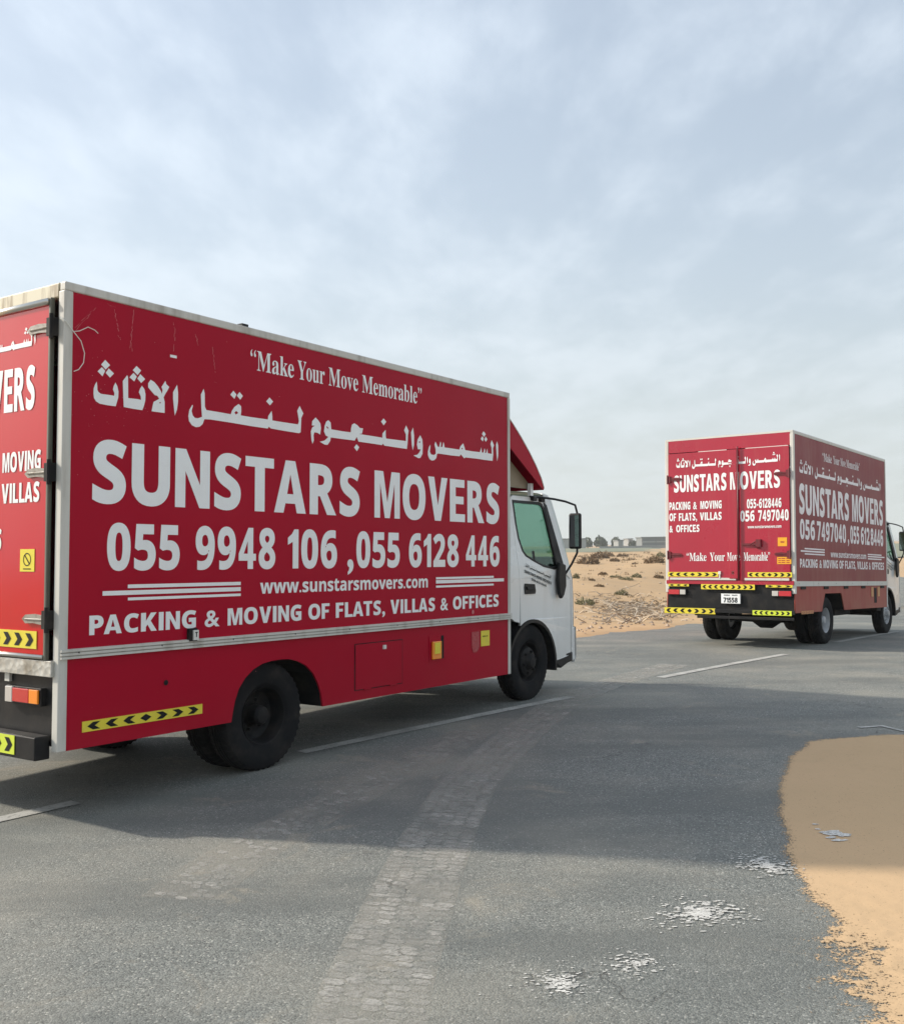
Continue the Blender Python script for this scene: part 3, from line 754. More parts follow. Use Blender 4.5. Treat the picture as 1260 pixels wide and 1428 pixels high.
        ml = MB().box(3.738, 3.875, -.022, -.003, .642, .80).build('marker_light', MT['lenso'], bevel=.006, **B)
        MB().box(3.762, 3.845, -.026, -.0225, .69, .79).build('sticker', MT['yellow'], ml)
        # fuel flap and yellow sticker
        MB().prism([(4.385, .70), (4.41, .655), (4.47, .655), (4.515, .70), (4.515, .848), (4.385, .848)], -.003, .0).build('fuel_flap', MT['red2rear'], **B)
        st = MB().box(4.541, 4.692, -.0035, -.0008, .703, .849).build('sticker', MT['yellow'], **B)
        words([('MAX', 4.57, 4.66)], .79, .803, lambda u, z: (u, -.0045, z)).build('print_line', MT['print'], st)
        MB().lathe([(.018, -.004), (.0, -.0045)], .793, .728, 14, .0).build('drain_hole', MT['chassis'], **B)
        MB().lathe([(.02, -.006), (.001, -.008)], 4.40, 1.035, 10, .0).build('rivet', MT['scratch'], **B)
        s_ = MB().box(.166, 1.104, -.003, .0, .4905, .555).build('reflective_strip', MT['yellow'], **B)
        chevrons(.18, 1.09, .4925, .553, 7, lambda u, z: (u, -.0045, z)).build('chevron', MT['print'], s_)
        # cord through the hinge
        cm = MB()
        pc = lambda u, z, y=-.012: (u, y, z)
        cm.tube([(-.015, .02, 2.98), (.0, -.015, 2.955), (.05, -.02, 2.90), (.09, -.022, 2.91), (.15, -.022, 2.945), (.20, -.02, 2.935), (.225, -.018, 2.92)], .0028, 6)
        cm.tube([(.05, -.02, 2.90), (.10, -.024, 2.85), (.125, -.026, 2.78), (.12, -.024, 2.72), (.09, -.02, 2.675), (.06, -.016, 2.66)], .0028, 6)
        cm.build('cord', MT['wrefl'], **B)
    else:
        s_ = MB().box(.27, .83, -.003, .0, .503, .553).build('reflective_strip', MT['yellow_faded'], **B)
        chevrons(.29, .82, .505, .551, 7, lambda u, z: (u, -.0045, z)).build('chevron', MT['skirt2'], s_)
        for u in (4.0, 4.40):
            MB().box(u, u + .14, -.004, -.001, .74, .92).build('sticker', MT['yellow_faded'], **B)
        MB().box(4.19, 4.34, -.003, 0, .62, .90).build('lamp_recess', MT['chassis'], **B)
        for u in (.25, 1.35, 2.4, 3.4, 4.6): MB().box(u, u + .22, -.012, 0, zr - .055, zr - .01).build('rope_hook', MT['chassis'], **B)
    # --- rear
    rp = lambda y, z, d=-.0275: (d, y, z)
    zd0 = .95 if near else 1.03
    zt = 3.09 if near else 3.17
    # header above the doors
    if near:
        MB().box(-.004, .05, .05, WID - .05, 3.105, H).build('roof_header', MT['cream'], bevel=.01, **B)
    else:
        MB().box(-.004, .05, .0, WID, H - .03, H).build('roof_header', MT['white_trim'], **B)
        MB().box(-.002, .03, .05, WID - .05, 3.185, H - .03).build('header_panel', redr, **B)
    yc = .93 if not near else 1.08
    dr = {}
    for nm, y0, y1 in (('right', .115 if near else .06, yc - .004), ('left', yc + .004, WID - (.115 if near else .06))):
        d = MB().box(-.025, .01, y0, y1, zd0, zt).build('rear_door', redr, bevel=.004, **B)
        dr[nm] = d
        if near:
            MB().tube([(-.03, y0, zt - .005), (-.03, y1, zt - .005)], .022, 10).build('door_bar', MT['chrome'], d, smooth=True)
            MB().tube([(-.03, y0, zd0 - .0), (-.03, y1, zd0)], .014, 8).build('door_bar', MT['chrome'], d, smooth=True)
            ye = y0 - .012 if nm == 'right' else y1 + .012
            MB().box(-.03, .0, ye - .012, ye + .012, zd0 - .03, zt + .02).build('door_seal', MT['gasket'], bevel=.006, **B)
        else:
            MB().box(-.034, -.0255, y0 + .02, y1 - (.12 if nm == 'right' else .02), 1.035, 1.072).build('door_bar', MT['white_trim'], d)
    if not near:
        MB().box(-.045, -.026, yc - .012, yc + .13, zd0 + .03, zt).build('door_overlap', redr, bevel=.004, **B)
        MB().tube([(-.055, yc - .035, zd0), (-.055, yc - .035, zt + .04)], .014, 8).build('lock_rod', MT['hinge2'], smooth=True, **B)
        lk = MB().box(-.075, -.03, .52, .60, 1.57, 1.69).box(-.065, -.03, .6, .84, 1.60, 1.63).tube([(-.06, .58, 1.67), (-.06, .70, 1.61), (-.06, .56, 1.55)], .012, 6)
        lk.build('door_latch', MT['hinge2'], **B)
        for y in (.99, 1.22):
            MB().box(-.04, -.026, y, y + .02, 1.06, 1.17).box(-.045, -.026, y - .012, y + .03, 1.13, 1.18).build('door_hook', MT['wrefl'], **B)
        ln = MB()
        for a, b in ((.08, .78), (1.1, 1.6)): ln.box(-.008, -.003, a, b, 3.172, 3.182)
        ln.build('header_seam', MT['wrefl'], **B)
    for zh in P['hinges']:
        for sgn, yo in ((1, 0.), (-1, WID)):
            hm = MT['hinge1'] if near else MT['hinge2']
            Y = lambda a: yo + sgn * a
            h = MB()
            pts = [(Y(.05), zh - .035), (Y(.06), zh + .03), (Y(.12), zh + .025), (Y(.20), zh + .032), (Y(.28), zh + .026), (Y(.315), zh), (Y(.28), zh - .026), (Y(.20), zh - .022), (Y(.12), zh - .03)]
            h.prism(pts if sgn > 0 else pts[::-1], -.042, -.0265, 'x')
            h.tube([(-.044, Y(.10), zh), (-.044, Y(.28), zh)], .006, 6)
            hh = h.build('door_hinge', hm, fix=True, **B)
            k = MB(); ya, yb = sorted((Y(.045), Y(.105)))
            k.box(-.05, -.007, ya, yb, zh - .055, zh + .055); k.tube([(-.05, Y(.055), zh - .075), (-.05, Y(.055), zh + .075)], .013, 8)
            k.build('hinge_knuckle', MT['chassis'] if near else MT['hinge2'], hh)
    # rear writing; every word is put on the door it stands on
    for kind, it, z0, z1 in P['rear']:
        for w, a, b in it:
            tgt = dr['right'] if (a + b) / 2 < yc else dr['left']
            words([(w, -a, -b)], z0, z1, lambda u, z: (-.0285 if near else -.0475 if (yc - .012 < -u < yc + .13) else -.0285, -u, z), off=0. if kind == 'serif' else .010, ser=kind == 'serif').build('lettering', MT['letter'], tgt)
    a_ = P['rarab']
    arabic(-a_[0], -a_[1], a_[2], a_[3], lambda u, z: (-.0285 if near else (-.0475 if (yc - .012 < -u < yc + .13) else -.0285), -u, z)).build('lettering', MT['letter'], dr['left'])
    if near:
        s_ = MB().box(-.03, -.0255, .18, 1.02, .995, 1.10).build('reflective_strip', MT['yellow'], **B)
        chevrons(-1.0, -.19, .997, 1.098, 7, lambda u, z: (-.032, -u, z), one=True).build('chevron', MT['print'], s_)
        s_ = MB().box(-.03, -.0255, 1.16, 2.02, .995, 1.10).build('reflective_strip', MT['yellow'], **B)
        chevrons(-2.0, -1.18, .997, 1.098, 7, lambda u, z: (-.032, -u, z), one=-1).build('chevron', MT['print'], s_)
        st = MB().box(-.0285, -.0262, .217, .365, 1.457, 1.593).build('sticker', MT['yellow'], **B)
        sg = MB()
        for k in range(20):
            a = k * math.pi / 10; b = a + math.pi / 10
            sg.add([(-.030, .291 + .040 * math.cos(a), 1.53 + .04 * math.sin(a)), (-.030, .291 + .034 * math.cos(a), 1.53 + .034 * math.sin(a)), (-.030, .291 + .034 * math.cos(b), 1.53 + .034 * math.sin(b)), (-.030, .291 + .040 * math.cos(b), 1.53 + .04 * math.sin(b))], [(0, 1, 2, 3)])
        sg.add([(-.03, .262, 1.505), (-.03, .268, 1.5), (-.03, .32, 1.555), (-.03, .314, 1.56)], [(0, 1, 2, 3)])
        sg.add([(-.03, .33, 1.470), (-.03, .25, 1.470), (-.03, .25, 1.476), (-.03, .33, 1.476)], [(0, 1, 2, 3)])
        sg.build('print_mark', MT['print'], st)
        MB().box(-.03, .03, .03, WID - .03, .835, .930).build('rear_sill', MT['tread'], bevel=.004, **B)
        MB().box(.02, .05, .05, WID - .05, .42, .834).build('rear_apron', MT['blackpl'], **B)
        for y in (.50, 1.66): MB().box(-.0, .019, y, y + .05, .78, .834).build('apron_bracket', MT['alu'], **B)
        for sgn, yo in ((1, 0.), (-1, WID)):
            q = lambda a, b: sorted((yo + sgn * a, yo + sgn * b))
            tl = MB().box(-.02, .019, *q(.14, .50), .655, .762).build('tail_light', MT['blackpl'], bevel=.004, **B)
            MB().box(-.034, -.021, *q(.155, .245), .668, .752).build('indicator_lens', MT['lenso'], tl, bevel=.004)
            MB().box(-.034, -.021, *q(.247, .415), .668, .752).build('brake_lens', MT['lensr'], tl, bevel=.004)
            MB().box(-.034, -.021, *q(.417, .492), .662, .757).build('reverse_lens', MT['lensw'], tl, bevel=.004)
        bp = MB().box(-.10, .0, .07, WID - .07, .352, .490).build('rear_bumper', MT['blackpl'], bevel=.008, **B)
        for a, b in ((.27, .95), (1.25, 1.93)):
            s_ = MB().box(-.105, -.1015, a, b, .372, .484).build('reflective_strip', MT['yg'], **B)
            chevrons(-b, -a, .374, .482, 6, lambda u, z: (-.1065, -u, z), one=1 if a < 1 else -1).build('chevron', MT['print'], s_)
    else:
        for a, b in ((1.258, 2.158), (.033, .756)):
            s_ = MB().box(-.0305, -.0265, a, b, 1.088, 1.165).build('reflective_strip', MT['yellow'], **B)
            chevrons(-b, -a, 1.09, 1.163, 7, lambda u, z: (-.032, -u, z)).build('chevron', MT['print'], s_)
        MB().box(-.02, .04, .01, WID - .01, .967, 1.028).build('rear_sill', redr, **B)
        MB().box(.02, .05, .02, WID - .02, .56, .966).build('rear_apron', MT['blackpl'], **B)
        s_ = MB().box(-.03, -.0205, .64, 1.56, .882, .966).build('reflective_strip', MT['yg'], **B); s_.data.materials[0] = MT['yellow']
        chevrons(-1.55, -.65, .884, .964, 9, lambda u, z: (-.0315, -u, z)).build('chevron', MT['print'], s_)
        for a, b in ((1.78, 2.15), (.03, .46)):
            s_ = MB().box(-.026, -.0205, a, b, .925, .965).build('reflective_strip', MT['yellow'], **B)
            chevrons(-b, -a, .926, .964, 3, lambda u, z: (-.0275, -u, z), one=1 if a < 1 else -1).build('chevron', MT['print'], s_)
        for sgn, yo in ((1, 0.), (-1, WID)):
            q = lambda a, b: sorted((yo + sgn * a, yo + sgn * b))
            tl = MB().box(-.02, .019, *q(.04, .37), .775, .885).build('tail_light', MT['blackpl'], bevel=.004, **B)
            MB().box(-.032, -.021, *q(.05, .25), .79, .87).build('brake_lens', MT['lensr'], tl, bevel=.004)
            MB().box(-.032, -.021, *q(.26, .36), .79, .87).build('reverse_lens', MT['lensw'], tl, bevel=.004)
        pt = MB().box(-.03, .0, .885, 1.21, .655, .815).build('number_plate', MT['letter'], bevel=.003, **B)
        words([('71558', -1.17, -.93)], .672, .752, lambda u, z: (-.0325, -u, z)).build('lettering', MT['print'], pt)
        words([('DUBAI', -1.16, -1.06), ('TRUCK', -1.03, -.93)], .782, .800, lambda u, z: (-.0325, -u, z)).build('lettering', MT['print'], pt)
        st = MB().box(-.0285, -.0262, .107, .255, 1.578, 1.716).build('sticker', MT['orange'], **B)
        words([('NO', -.21, -.15)], 1.63, 1.66, lambda u, z: (-.030, -u, z)).build('print_mark', MT['red2rear'], st)
        st = MB().box(-.0285, -.0262, .042, .27, 1.296, 1.409).build('sticker', MT['orange'], **B)
        pm = MB()
        for z in (1.315, 1.345, 1.378):
            for u0, u1 in ((.07, .12), (.14, .2), (.21, .25)): pm.add([(-.03, u1, z), (-.03, u0, z), (-.03, u0, z + .012), (-.03, u1, z + .012)], [(0, 1, 2, 3)])
        pm.build('print_mark', MT['red2rear'], st)
        # stepped bumper
        MB().box(-.05, -.0, 1.30, 2.215, .47, .570).build('bumper_board', MT['blackpl'], **B)
        s_ = MB().box(-.055, -.0505, 1.302, 2.213, .474, .568).build('reflective_strip', MT['yellow'], **B)
        chevrons(-2.2, -1.31, .476, .566, 7, lambda u, z: (-.0565, -u, z)).build('chevron', MT['print'], s_)
        MB().box(-.10, .02, .01, 1.295, .50, .56).box(-.15, -.02, .01, 1.58, .41, .455).build('rear_bumper', MT['blackpl'], bevel=.006, **B)
        s_ = MB().box(-.108, -.1015, .02, .65, .485, .560).build('reflective_strip', MT['yg'], **B)
        chevrons(-.64, -.03, .487, .558, 7, lambda u, z: (-.1095, -u, z)).build('chevron', MT['print'], s_)
    # --- chassis and wheels
    ch = MB()
    for y in (.72, 1.40): ch.box(.15, 6.3, y, y + .08, .62, .80)
    for x in (.3, 1.2, 2.4, 3.6, 4.7): ch.box(x, x + .07, .80, 1.40, .64, .78)
    ch.box(2.5, 3.4, .2, .62, .40, .75); ch.box(3.6, 4.3, 1.55, 2.0, .45, .78)
    ch.box(4.75, 5.12, .12, .7, .42, .66); ch.box(4.9, 6.2, .75, 1.45, .45, .9)
    ch.build('chassis_frame', MT['chassis'], root, bevel=.01)
    axl = MB().tube([(xr, .2, .356), (xr, .85, .356), (xr, 1.0, .356), (xr, 1.2, .356), (xr, 1.35, .356), (xr, 2.0, .356)], [.05, .07, .17, .17, .07, .05], 14)
    for y in (.66, 1.48): axl.box(xr - .55, xr + .55, y, y + .07, .52, .56); axl.box(xr - .3, xr + .3, y, y + .07, .48, .52)
    axl.build('rear_axle', MT['chassis'], root, smooth=True)
    MB().tube([(xf, .3, .36), (xf, 1.9, .36)], .05, 10).build('front_axle', MT['chassis'], root)
    MB().tube([(.2, 1.75, .48), (1.2, 1.75, .48), (2.6, 1.6, .5)], .045, 10).build('exhaust_pipe', MT['chassis'], root, smooth=True)
    rim = MT['rimblack'] if near else MT['rimsilver']
    zz = .356
    for y, s in ((.055, 1), (WID - .055, -1)):
        wheel(root, xr, y, zz, s, rim, dual=True)
        wheel(root, xr, y + s * .245, zz, s, rim)
    yf = .10
    for y, s in ((yf, 1), (WID - yf, -1)):
        wheel(root, xf, y, zz, s, rim, front=True)
    make_cab(root, body, near, xf, L)
    return root

def make_cab(root, body, near, xf, L):
    B = dict(parent=root, rot=body)
    dx = xf - 5.655
    Y0, Y1 = .085, WID - .085
    def shear(p):
        x, y, z = p
        c = WID / 2; k = 1.0
        h = c - Y0
        inn = .13 * max(0, z - 1.42) + .14 * max(0, x - 6.30 - dx) ** 1.5
        f = (h - inn) / h
        return (x, c + (y - c) * f, z)
    def sh(mb):
        mb.v = [shear(v) for v in mb.v]; return mb
    D = lambda pts: [(x + dx, z) for x, z in pts]
    cx, cz, R_ = xf, .40, .505
    def arc(a0, a1, n=12): return [(cx + R_ * math.cos(RAD(a0 + (a1 - a0) * i / n)), cz + R_ * math.sin(RAD(a0 + (a1 - a0) * i / n))) for i in range(n + 1)]
    wm = MT['white']
    for side in (0, 1):
        yo, th = (Y0, .03) if side == 0 else (Y1, -.03)
        def pnl(name, loops, mat, parent, off=0., t=.03, fixn=True):
            loops2 = []
            for lp in loops:   # split long edges so the shear bends them
                o = []
                for i, a in enumerate(lp):
                    b = lp[(i + 1) % len(lp)]; k = max(1, int(math.hypot(b[0] - a[0], b[1] - a[1]) / .12))
                    o += [(a[0] + (b[0] - a[0]) * j / k, a[1] + (b[1] - a[1]) * j / k) for j in range(k)]
                loops2.append(o)
            s = 1 if side == 0 else -1
            me = polymesh(name, loops2, t, lambda u, v, w: shear((u, yo + s * (off + t / 2) + w, v)))
            fix_normals(me)
            return link(name, me, mat, parent, body if parent is root else None)
        # rear pillar with the arch start, door, corner panel
        pnl('cab_pillar', [D([(5.17, .98), (5.30, .90)]) + [(5.40 + dx, .88), (5.405 + dx, 1.20), (5.375 + dx, 1.60), (5.365 + dx, 2.15), (5.38 + dx, 2.215), (5.17 + dx, 2.21)]], wm, root)
        win = D([(5.42, 2.135), (5.96, 2.135), (6.02, 2.12), (6.06, 2.07), (6.21, 1.45), (6.12, 1.43), (5.90, 1.46), (5.70, 1.52), (5.56, 1.57), (5.505, 1.62), (5.45, 1.75), (5.43, 1.9)])
        a = arc(151, 0, 16)
        door = D([(5.385, 2.15), (5.373, 1.60), (5.413, 1.20), (5.408, .90)])[:3] + [(5.412 + dx, 1.2), (5.47 + dx, .93)]
        ar = [p for p in arc(118, 4, 14)]
        door = D([(5.374, 2.12), (5.384, 1.60), (5.414, 1.20), (5.428, .915)]) + ar + D([(6.40, .46), (6.52, .48), (6.525, 1.30), (6.36, 1.37), (6.08, 2.15), (6.02, 2.195), (5.44, 2.195), (5.39, 2.17)])
        dr = pnl('cab_door', [door, win], wm, root)
        lw = pnl('cab_pillar', [D([(5.17, .86), (5.30, .80)]) + [(cx + R_ * math.cos(RAD(125)), cz + R_ * math.sin(RAD(125))), (5.42 + dx, .91), (5.405 + dx, .98), (5.17 + dx, .98)]], wm, root, off=.002) if False else None
        # window rubber frame
        def shrink(lp, k):
            mx_ = sum(p[0] for p in lp) / len(lp); mz = sum(p[1] for p in lp) / len(lp)
            return [(mx_ + (p[0] - mx_) * k, mz + (p[1] - mz) * k) for p in lp]
        pnl('window_seal', [shrink(win, 1.035), shrink(win, .955)], MT['blackpl'], dr, off=-.004, t=.02)
        gp = pnl('window_glass', [shrink(win, .985)], MT['glass'], dr, off=.014, t=.004)
        pnl('window_bar', [D([(5.74, 1.50), (5.765, 1.495), (5.765, 1.62), (5.74, 1.62)])], MT['blackpl'], dr, off=.010, t=.02)
        # black quarter trim along the windscreen pillar
        pnl('pillar_trim', [D([(6.06, 2.15), (6.12, 2.12), (6.36, 1.42), (6.375, 1.27), (6.30, 1.25), (6.22, 1.42), (6.13, 1.72)])], MT['blackpl'], dr, off=-.008, t=.02)
        pnl('corner_panel', [D([(6.532, .48), (6.60, .48), (6.605, 1.2), (6.57, 1.37), (6.532, 1.40)])], wm, root, off=.006)
        pnl('windscreen_pillar', [D([(6.10, 2.19), (6.38, 1.385), (6.532, 1.31), (6.55, 1.395), (6.26, 2.17), (6.19, 2.235), (6.08, 2.25)])], wm, root, off=.004)
        pnl('corner_seam', [D([(6.524, .50), (6.533, .50), (6.533, 1.30), (6.524, 1.30)])], MT['chassis'], root, off=.0)
        # handle
        s = 1 if side == 0 else -1
        hz_ = MB()
        hy = yo - s * .004
        hz_.prism(D([(5.50, 1.17), (5.71, 1.17), (5.72, 1.2), (5.70, 1.27), (5.50, 1.28), (5.49, 1.24)]), hy - .004, hy + .004)
        h_ = hz_.build('door_handle', MT['blackpl'], dr, fix=True)
        MB().box(5.53 + dx, 5.68 + dx, *sorted((hy - s * .018, hy - s * .004)), 1.215, 1.245).build('handle_lever', MT['blackpl'], dr, bevel=.004)
        # black plastic cover at the mirror foot
        MB().prism(D([(6.16, 1.50), (6.30, 1.47), (6.31, 1.24), (6.26, 1.14), (6.21, 1.10), (6.16, 1.16), (6.14, 1.3)]), *sorted((yo - s * .012, yo - s * .055))).build('mirror_foot', MT['blackpl'], bevel=.012, fix=True, **B)
        # mirror arm and head
        ym = yo - s * .20
        armY = yo - s * .03
        ym = yo - s * .10
        MB().tube([shear((5.78 + dx, yo - s * .01, 2.20)), (5.98 + dx, yo + s * .04, 2.195), (6.15 + dx, yo + s * .0, 2.185), (6.30 + dx, yo - s * .05, 2.165), (6.43 + dx, ym + s * .0, 2.13), (6.475 + dx, ym, 2.05), (6.48 + dx, ym, 1.75), (6.47 + dx, ym, 1.60), (6.40 + dx, yo - s * .07, 1.48), (6.30 + dx, yo - s * .02, 1.34)], .0125, 8).build('mirror_arm', MT['blackpl'], smooth=True, **B)
        MB().box(5.79 + dx, 5.87 + dx, *sorted((yo + s * .10, yo + s * .055)), 2.155, 2.205).build('mirror_clamp', MT['blackpl'], bevel=.01, **B)
        MB().box(5.96 + dx, 6.04 + dx, *sorted((yo + s * .10, yo + s * .055)), 2.15, 2.2).build('mirror_clamp', MT['blackpl'], bevel=.01, **B)
        mh = MB().box(6.405 + dx, 6.455 + dx, *sorted((ym - s * .075, ym + s * .075)), 1.645, 2.04).build('mirror', MT['blackpl'], bevel=.022, **B)
        MB().box(6.400 + dx, 6.4045 + dx, *sorted((ym - s * .06, ym + s * .06)), 1.67, 2.015).build('mirror_glass', MT['mirror'], mh)
        # inner arch (black) with flare
        in_ = arc(165, -8, 18); fl = MB(); k = len(in_)
        fl.add([(x, yo + s * .0, z) for x, z in in_] + [(x, yo + s * .5, z) for x, z in in_], [(i, i + 1, i + 1 + k, i + k) for i in range(k - 1)])
        fl.build('wheel_arch', MT['chassis'], **B)
        o2 = [(cx + (R_ - .035) * math.cos(RAD(165 - 173 * i / 18)), cz + (R_ - .035) * math.sin(RAD(165 - 173 * i / 18))) for i in range(19)]
        fl = MB(); fl.add([(x, yo - s * .012, z) for x, z in in_] + [(x, yo - s * .012, z) for x, z in o2] + [(x, yo + s * .05, z) for x, z in o2], [(i, i + 1, i + 1 + 19, i + 19) for i in range(18)] + [(i + 19, i + 20, i + 39, i + 38) for i in range(18)])
        fl.build('arch_trim', MT['blackpl'], fix=True, **B)
        # entry step under the nose
        MB().prism(D([(6.17, .50), (6.56, .50), (6.56, .40), (6.45, .385), (6.30, .34), (6.19, .40)]), *sorted((yo + s * .01, yo + s * .35))).build('entry_step', MT['blackpl'], bevel=.012, fix=True, **B)
        MB().box(6.575 + dx, 6.64 + dx, *sorted((yo + s * .02, yo + s * .30)), .40, .78).build('bumper_end', wm, bevel=.02, **B)
        # faint printed panel lines on the door (company print)
        if side == 0:
            k = .245      # the print runs downhill along the sill
            def P2(u, z): return (u, shear((u, yo, 1.4))[1] - .004, z - k * (u - 5.5 - dx))
            words([('SUNSTARS', 5.50 + dx, 5.72 + dx), ('HOUSE', 5.735 + dx, 5.86 + dx), ('MOVERS', 5.875 + dx, 6.06 + dx)], 1.395, 1.425, P2).build('lettering', MT['print'], dr)
            words([('055', 5.64 + dx, 5.73 + dx), ('612', 5.745 + dx, 5.82 + dx), ('8446', 5.835 + dx, 5.95 + dx)], 1.345, 1.37, P2).build('lettering', MT['print'], dr)
            arabic(5.52 + dx, 6.05 + dx, 1.45, 1.50, P2).build('lettering', MT['print'], dr)
    # roof, windscreen, nose, back
    yy = [Y0 + (Y1 - Y0) * i / 12 for i in range(13)]
    def loft(profile, bulge=0.03):
        mb = MB(); n_ = len(profile); vs = []
        for y in yy:
            c = 1 - ((y - WID / 2) / (WID / 2 - Y0)) ** 2
            for x, z, k in profile: vs.append(shear((x + dx + k * .09 * c, y, z + bulge * c * (1 - k))))
        mb.add(vs, [(j * n_ + i, j * n_ + i + 1, (j + 1) * n_ + i + 1, (j + 1) * n_ + i) for j in range(12) for i in range(n_ - 1)])
        return mb
    loft([(5.17, 2.20, 0), (5.22, 2.225, 0), (5.6, 2.245, 0), (5.95, 2.245, 0), (6.15, 2.225, .2), (6.22, 2.17, .6)]).build('cab_roof', wm, smooth=True, fix=True, **B)
    loft([(6.22, 2.17, .6), (6.34, 1.90, .9), (6.45, 1.62, 1), (6.52, 1.40, 1)], 0).build('windscreen', MT['glass'], smooth=True, fix=True, **B)
    loft([(6.52, 1.40, 1), (6.58, 1.33, 1), (6.605, 1.1, 1), (6.61, .78, 1)], 0).build('front_panel', wm, smooth=True, fix=True, **B)
    loft([(6.61, .78, 1), (6.68, .77, 1), (6.69, .45, 1), (6.62, .38, 1)], 0).build('front_bumper', wm, smooth=True, fix=True, **B)
    for y in (.28, WID - .28 - .34):
        MB().box(6.64 + dx, 6.705 + dx, y, y + .34, .80, .96).build('headlight', MT['lensw'], bevel=.02, **B)
    bk = MB(); bk.v = []; n_ = 0
    bkp = [(Y0 + .01, .95), (Y1 - .01, .95), (Y1 - .01, 2.2), (Y0 + .01, 2.2)]
    # back wall with a window
    loops = [[(Y0 + .01, .95), (Y1 - .01, .95), (Y1 - .01, 1.5), (Y1 - .10, 2.2), (Y0 + .10, 2.2), (Y0 + .01, 1.5)], [(.55, 1.55), (1.65, 1.55), (1.65, 1.98), (.55, 1.98)]]
    me = fix_normals(polymesh('cab_back', loops, .02, lambda u, v, w: (5.175 + dx + w, u, v))); cbk = link('cab_back', me, MT['lining'], root, body)
    MB().box(5.17 + dx, 5.176 + dx, .54, 1.66, 1.54, 1.99).build('window_glass', MT['glass'], cbk)
    MB().box(5.19 + dx, 6.30 + dx, Y0 + .04, Y1 - .04, .93, .97).build('cab_floor', MT['chassis'], **B)
    MB().box(6.12 + dx, 6.34 + dx, Y0 + .06, Y1 - .06, 1.02, 1.56).build('dashboard', MT['dash'], bevel=.04, **B)
    for y in (.30, 1.30):
        MB().box(5.45 + dx, 5.95 + dx, y, y + .52, .97, 1.22).box(5.30 + dx, 5.46 + dx, y, y + .52, 1.22, 1.80).box(5.31 + dx, 5.42 + dx, y + .12, y + .40, 1.82, 2.02).build('seat', MT['seat'], bevel=.04, **B)
    st = []
    for i in range(25):
        a = 2 * math.pi * i / 24
        st.append((6.02 + dx + .10 * math.cos(a), 1.56 + .20 * math.sin(a), 1.46 + .16 * math.cos(a)))
    MB().tube(st, .015, 6).tube([(6.02 + dx, 1.56, 1.46), (6.2 + dx, 1.56, 1.30)], .03, 6).build('steering_wheel', MT['dash'], **B)
    # wind fairing on the box front
    if not near: return
    oc = [(5.075, 2.985), (5.20, 2.90), (5.36, 2.78), (5.52, 2.645), (5.66, 2.51), (5.77, 2.385), (5.83, 2.28)]
    off = L - 5.07
    FX = lambda p: (p[0] + off, p[1] + (0 if near else .10))
    ocs = [FX(p) for p in oc]
    fr = MB(); n_ = len(ocs); ya, yb = .04, WID - .04
    fr.add([(x, ya, z) for x, z in ocs] + [(x, yb, z) for x, z in ocs] + [(x, ya, z - .014) for x, z in ocs] + [(x, yb, z - .014) for x, z in ocs],
           [(i, i + 1, i + 1 + n_, i + n_) for i in range(n_ - 1)] + [(2 * n_ + i, 3 * n_ + i, 3 * n_ + i + 1, 2 * n_ + i + 1) for i in range(n_ - 1)] + [(n_ - 1, 3 * n_ - 1, 4 * n_ - 1, 2 * n_ - 1)])
    fa = fr.build('roof_fairing', MT['red1'] if near else MT['red2rear'], smooth=True, **B)
    chk = ocs + [FX((5.80, 2.275)), FX((5.08, 2.70))]
    for y0, y1 in ((ya - .004, ya + .008), (yb - .008, yb + .004)):
        me = fix_normals(polymesh('fairing_cheek', [chk], .012, lambda u, v, w, y=(y0 + y1) / 2: (u, y + w, v - .003))); link('fairing_cheek', me, MT['red1'] if near else MT['red2rear'], fa)
    MB().tube([(x, ya - .004, z + .004) for x, z in ocs], .007, 6).build('fairing_edge', MT['white_trim'], fa)
    me = fix_normals(polymesh('fairing_lining', [[FX((5.08, 2.70)), FX((5.80, 2.28)), FX((5.70, 2.275)), FX((5.08, 2.275))]], .01, lambda u, v, w: (u, .16 + w, v)))
    link('fairing_lining', me, MT['beige'], fa)
    for x in (5.20, 5.66):
        MB().box(x + off, x + off + .05, .10, .14, 2.20, 2.33 if near else 2.42).build('fairing_bracket', MT['white'], fa)

rearT = lambda: None
near_side = [
 ('x', [('SUNSTARS', .2109, 2.7481), ('MOVERS', 2.9354, 4.8771)], 1.8769, 2.2693),
 ('x', [('055', .3238, .895), ('9948', 1.03, 1.7868), ('106', 1.9175, 2.4714), (',', 2.595, 2.672), ('055', 2.7061, 3.28), ('6128', 3.4086, 4.1687), ('446', 4.2873, 4.8788)], 1.462, 1.756),
 ('b', [('www.sunstarsmovers.com', 1.6342, 3.6852)], 1.282, 1.385),
 ('b', [('PACKING', .2047, 1.0412), ('&', 1.1164, 1.2518), ('MOVING', 1.3245, 2.0688), ('OF', 2.144, 2.3851), ('FLATS,', 2.4586, 3.0806), ('VILLAS', 3.1521, 3.7938), ('&', 3.8766, 3.9992), ('OFFICES', 4.0748, 4.8585)], 1.0702, 1.1885),
 ('serif', [('“Make', 1.5208, 2.03), ('Your', 2.13, 2.58), ('Move', 2.66, 3.06 - .3 + .05), ('Memorable”', 2.7823 + .0, 3.5908)], 2.899, 3.042),
]
near_side[4] = ('serif', [('“Make', 1.5208, 1.9695), ('Your', 2.0097, 2.3156), ('Move', 2.3625, 2.7219), ('Memorable”', 2.7719, 3.5908)], 2.899, 3.042)
near_bars = [(.4831, 1.4454, 1.349, 1.372), (.2964, 1.4458, 1.307, 1.335), (.4847, 1.4463, 1.272, 1.291 - .001), (3.8092, 4.7698, 1.351, 1.370), (3.8092, 4.9566, 1.3135, 1.3435), (3.8092, 4.7694, 1.277, 1.295)]
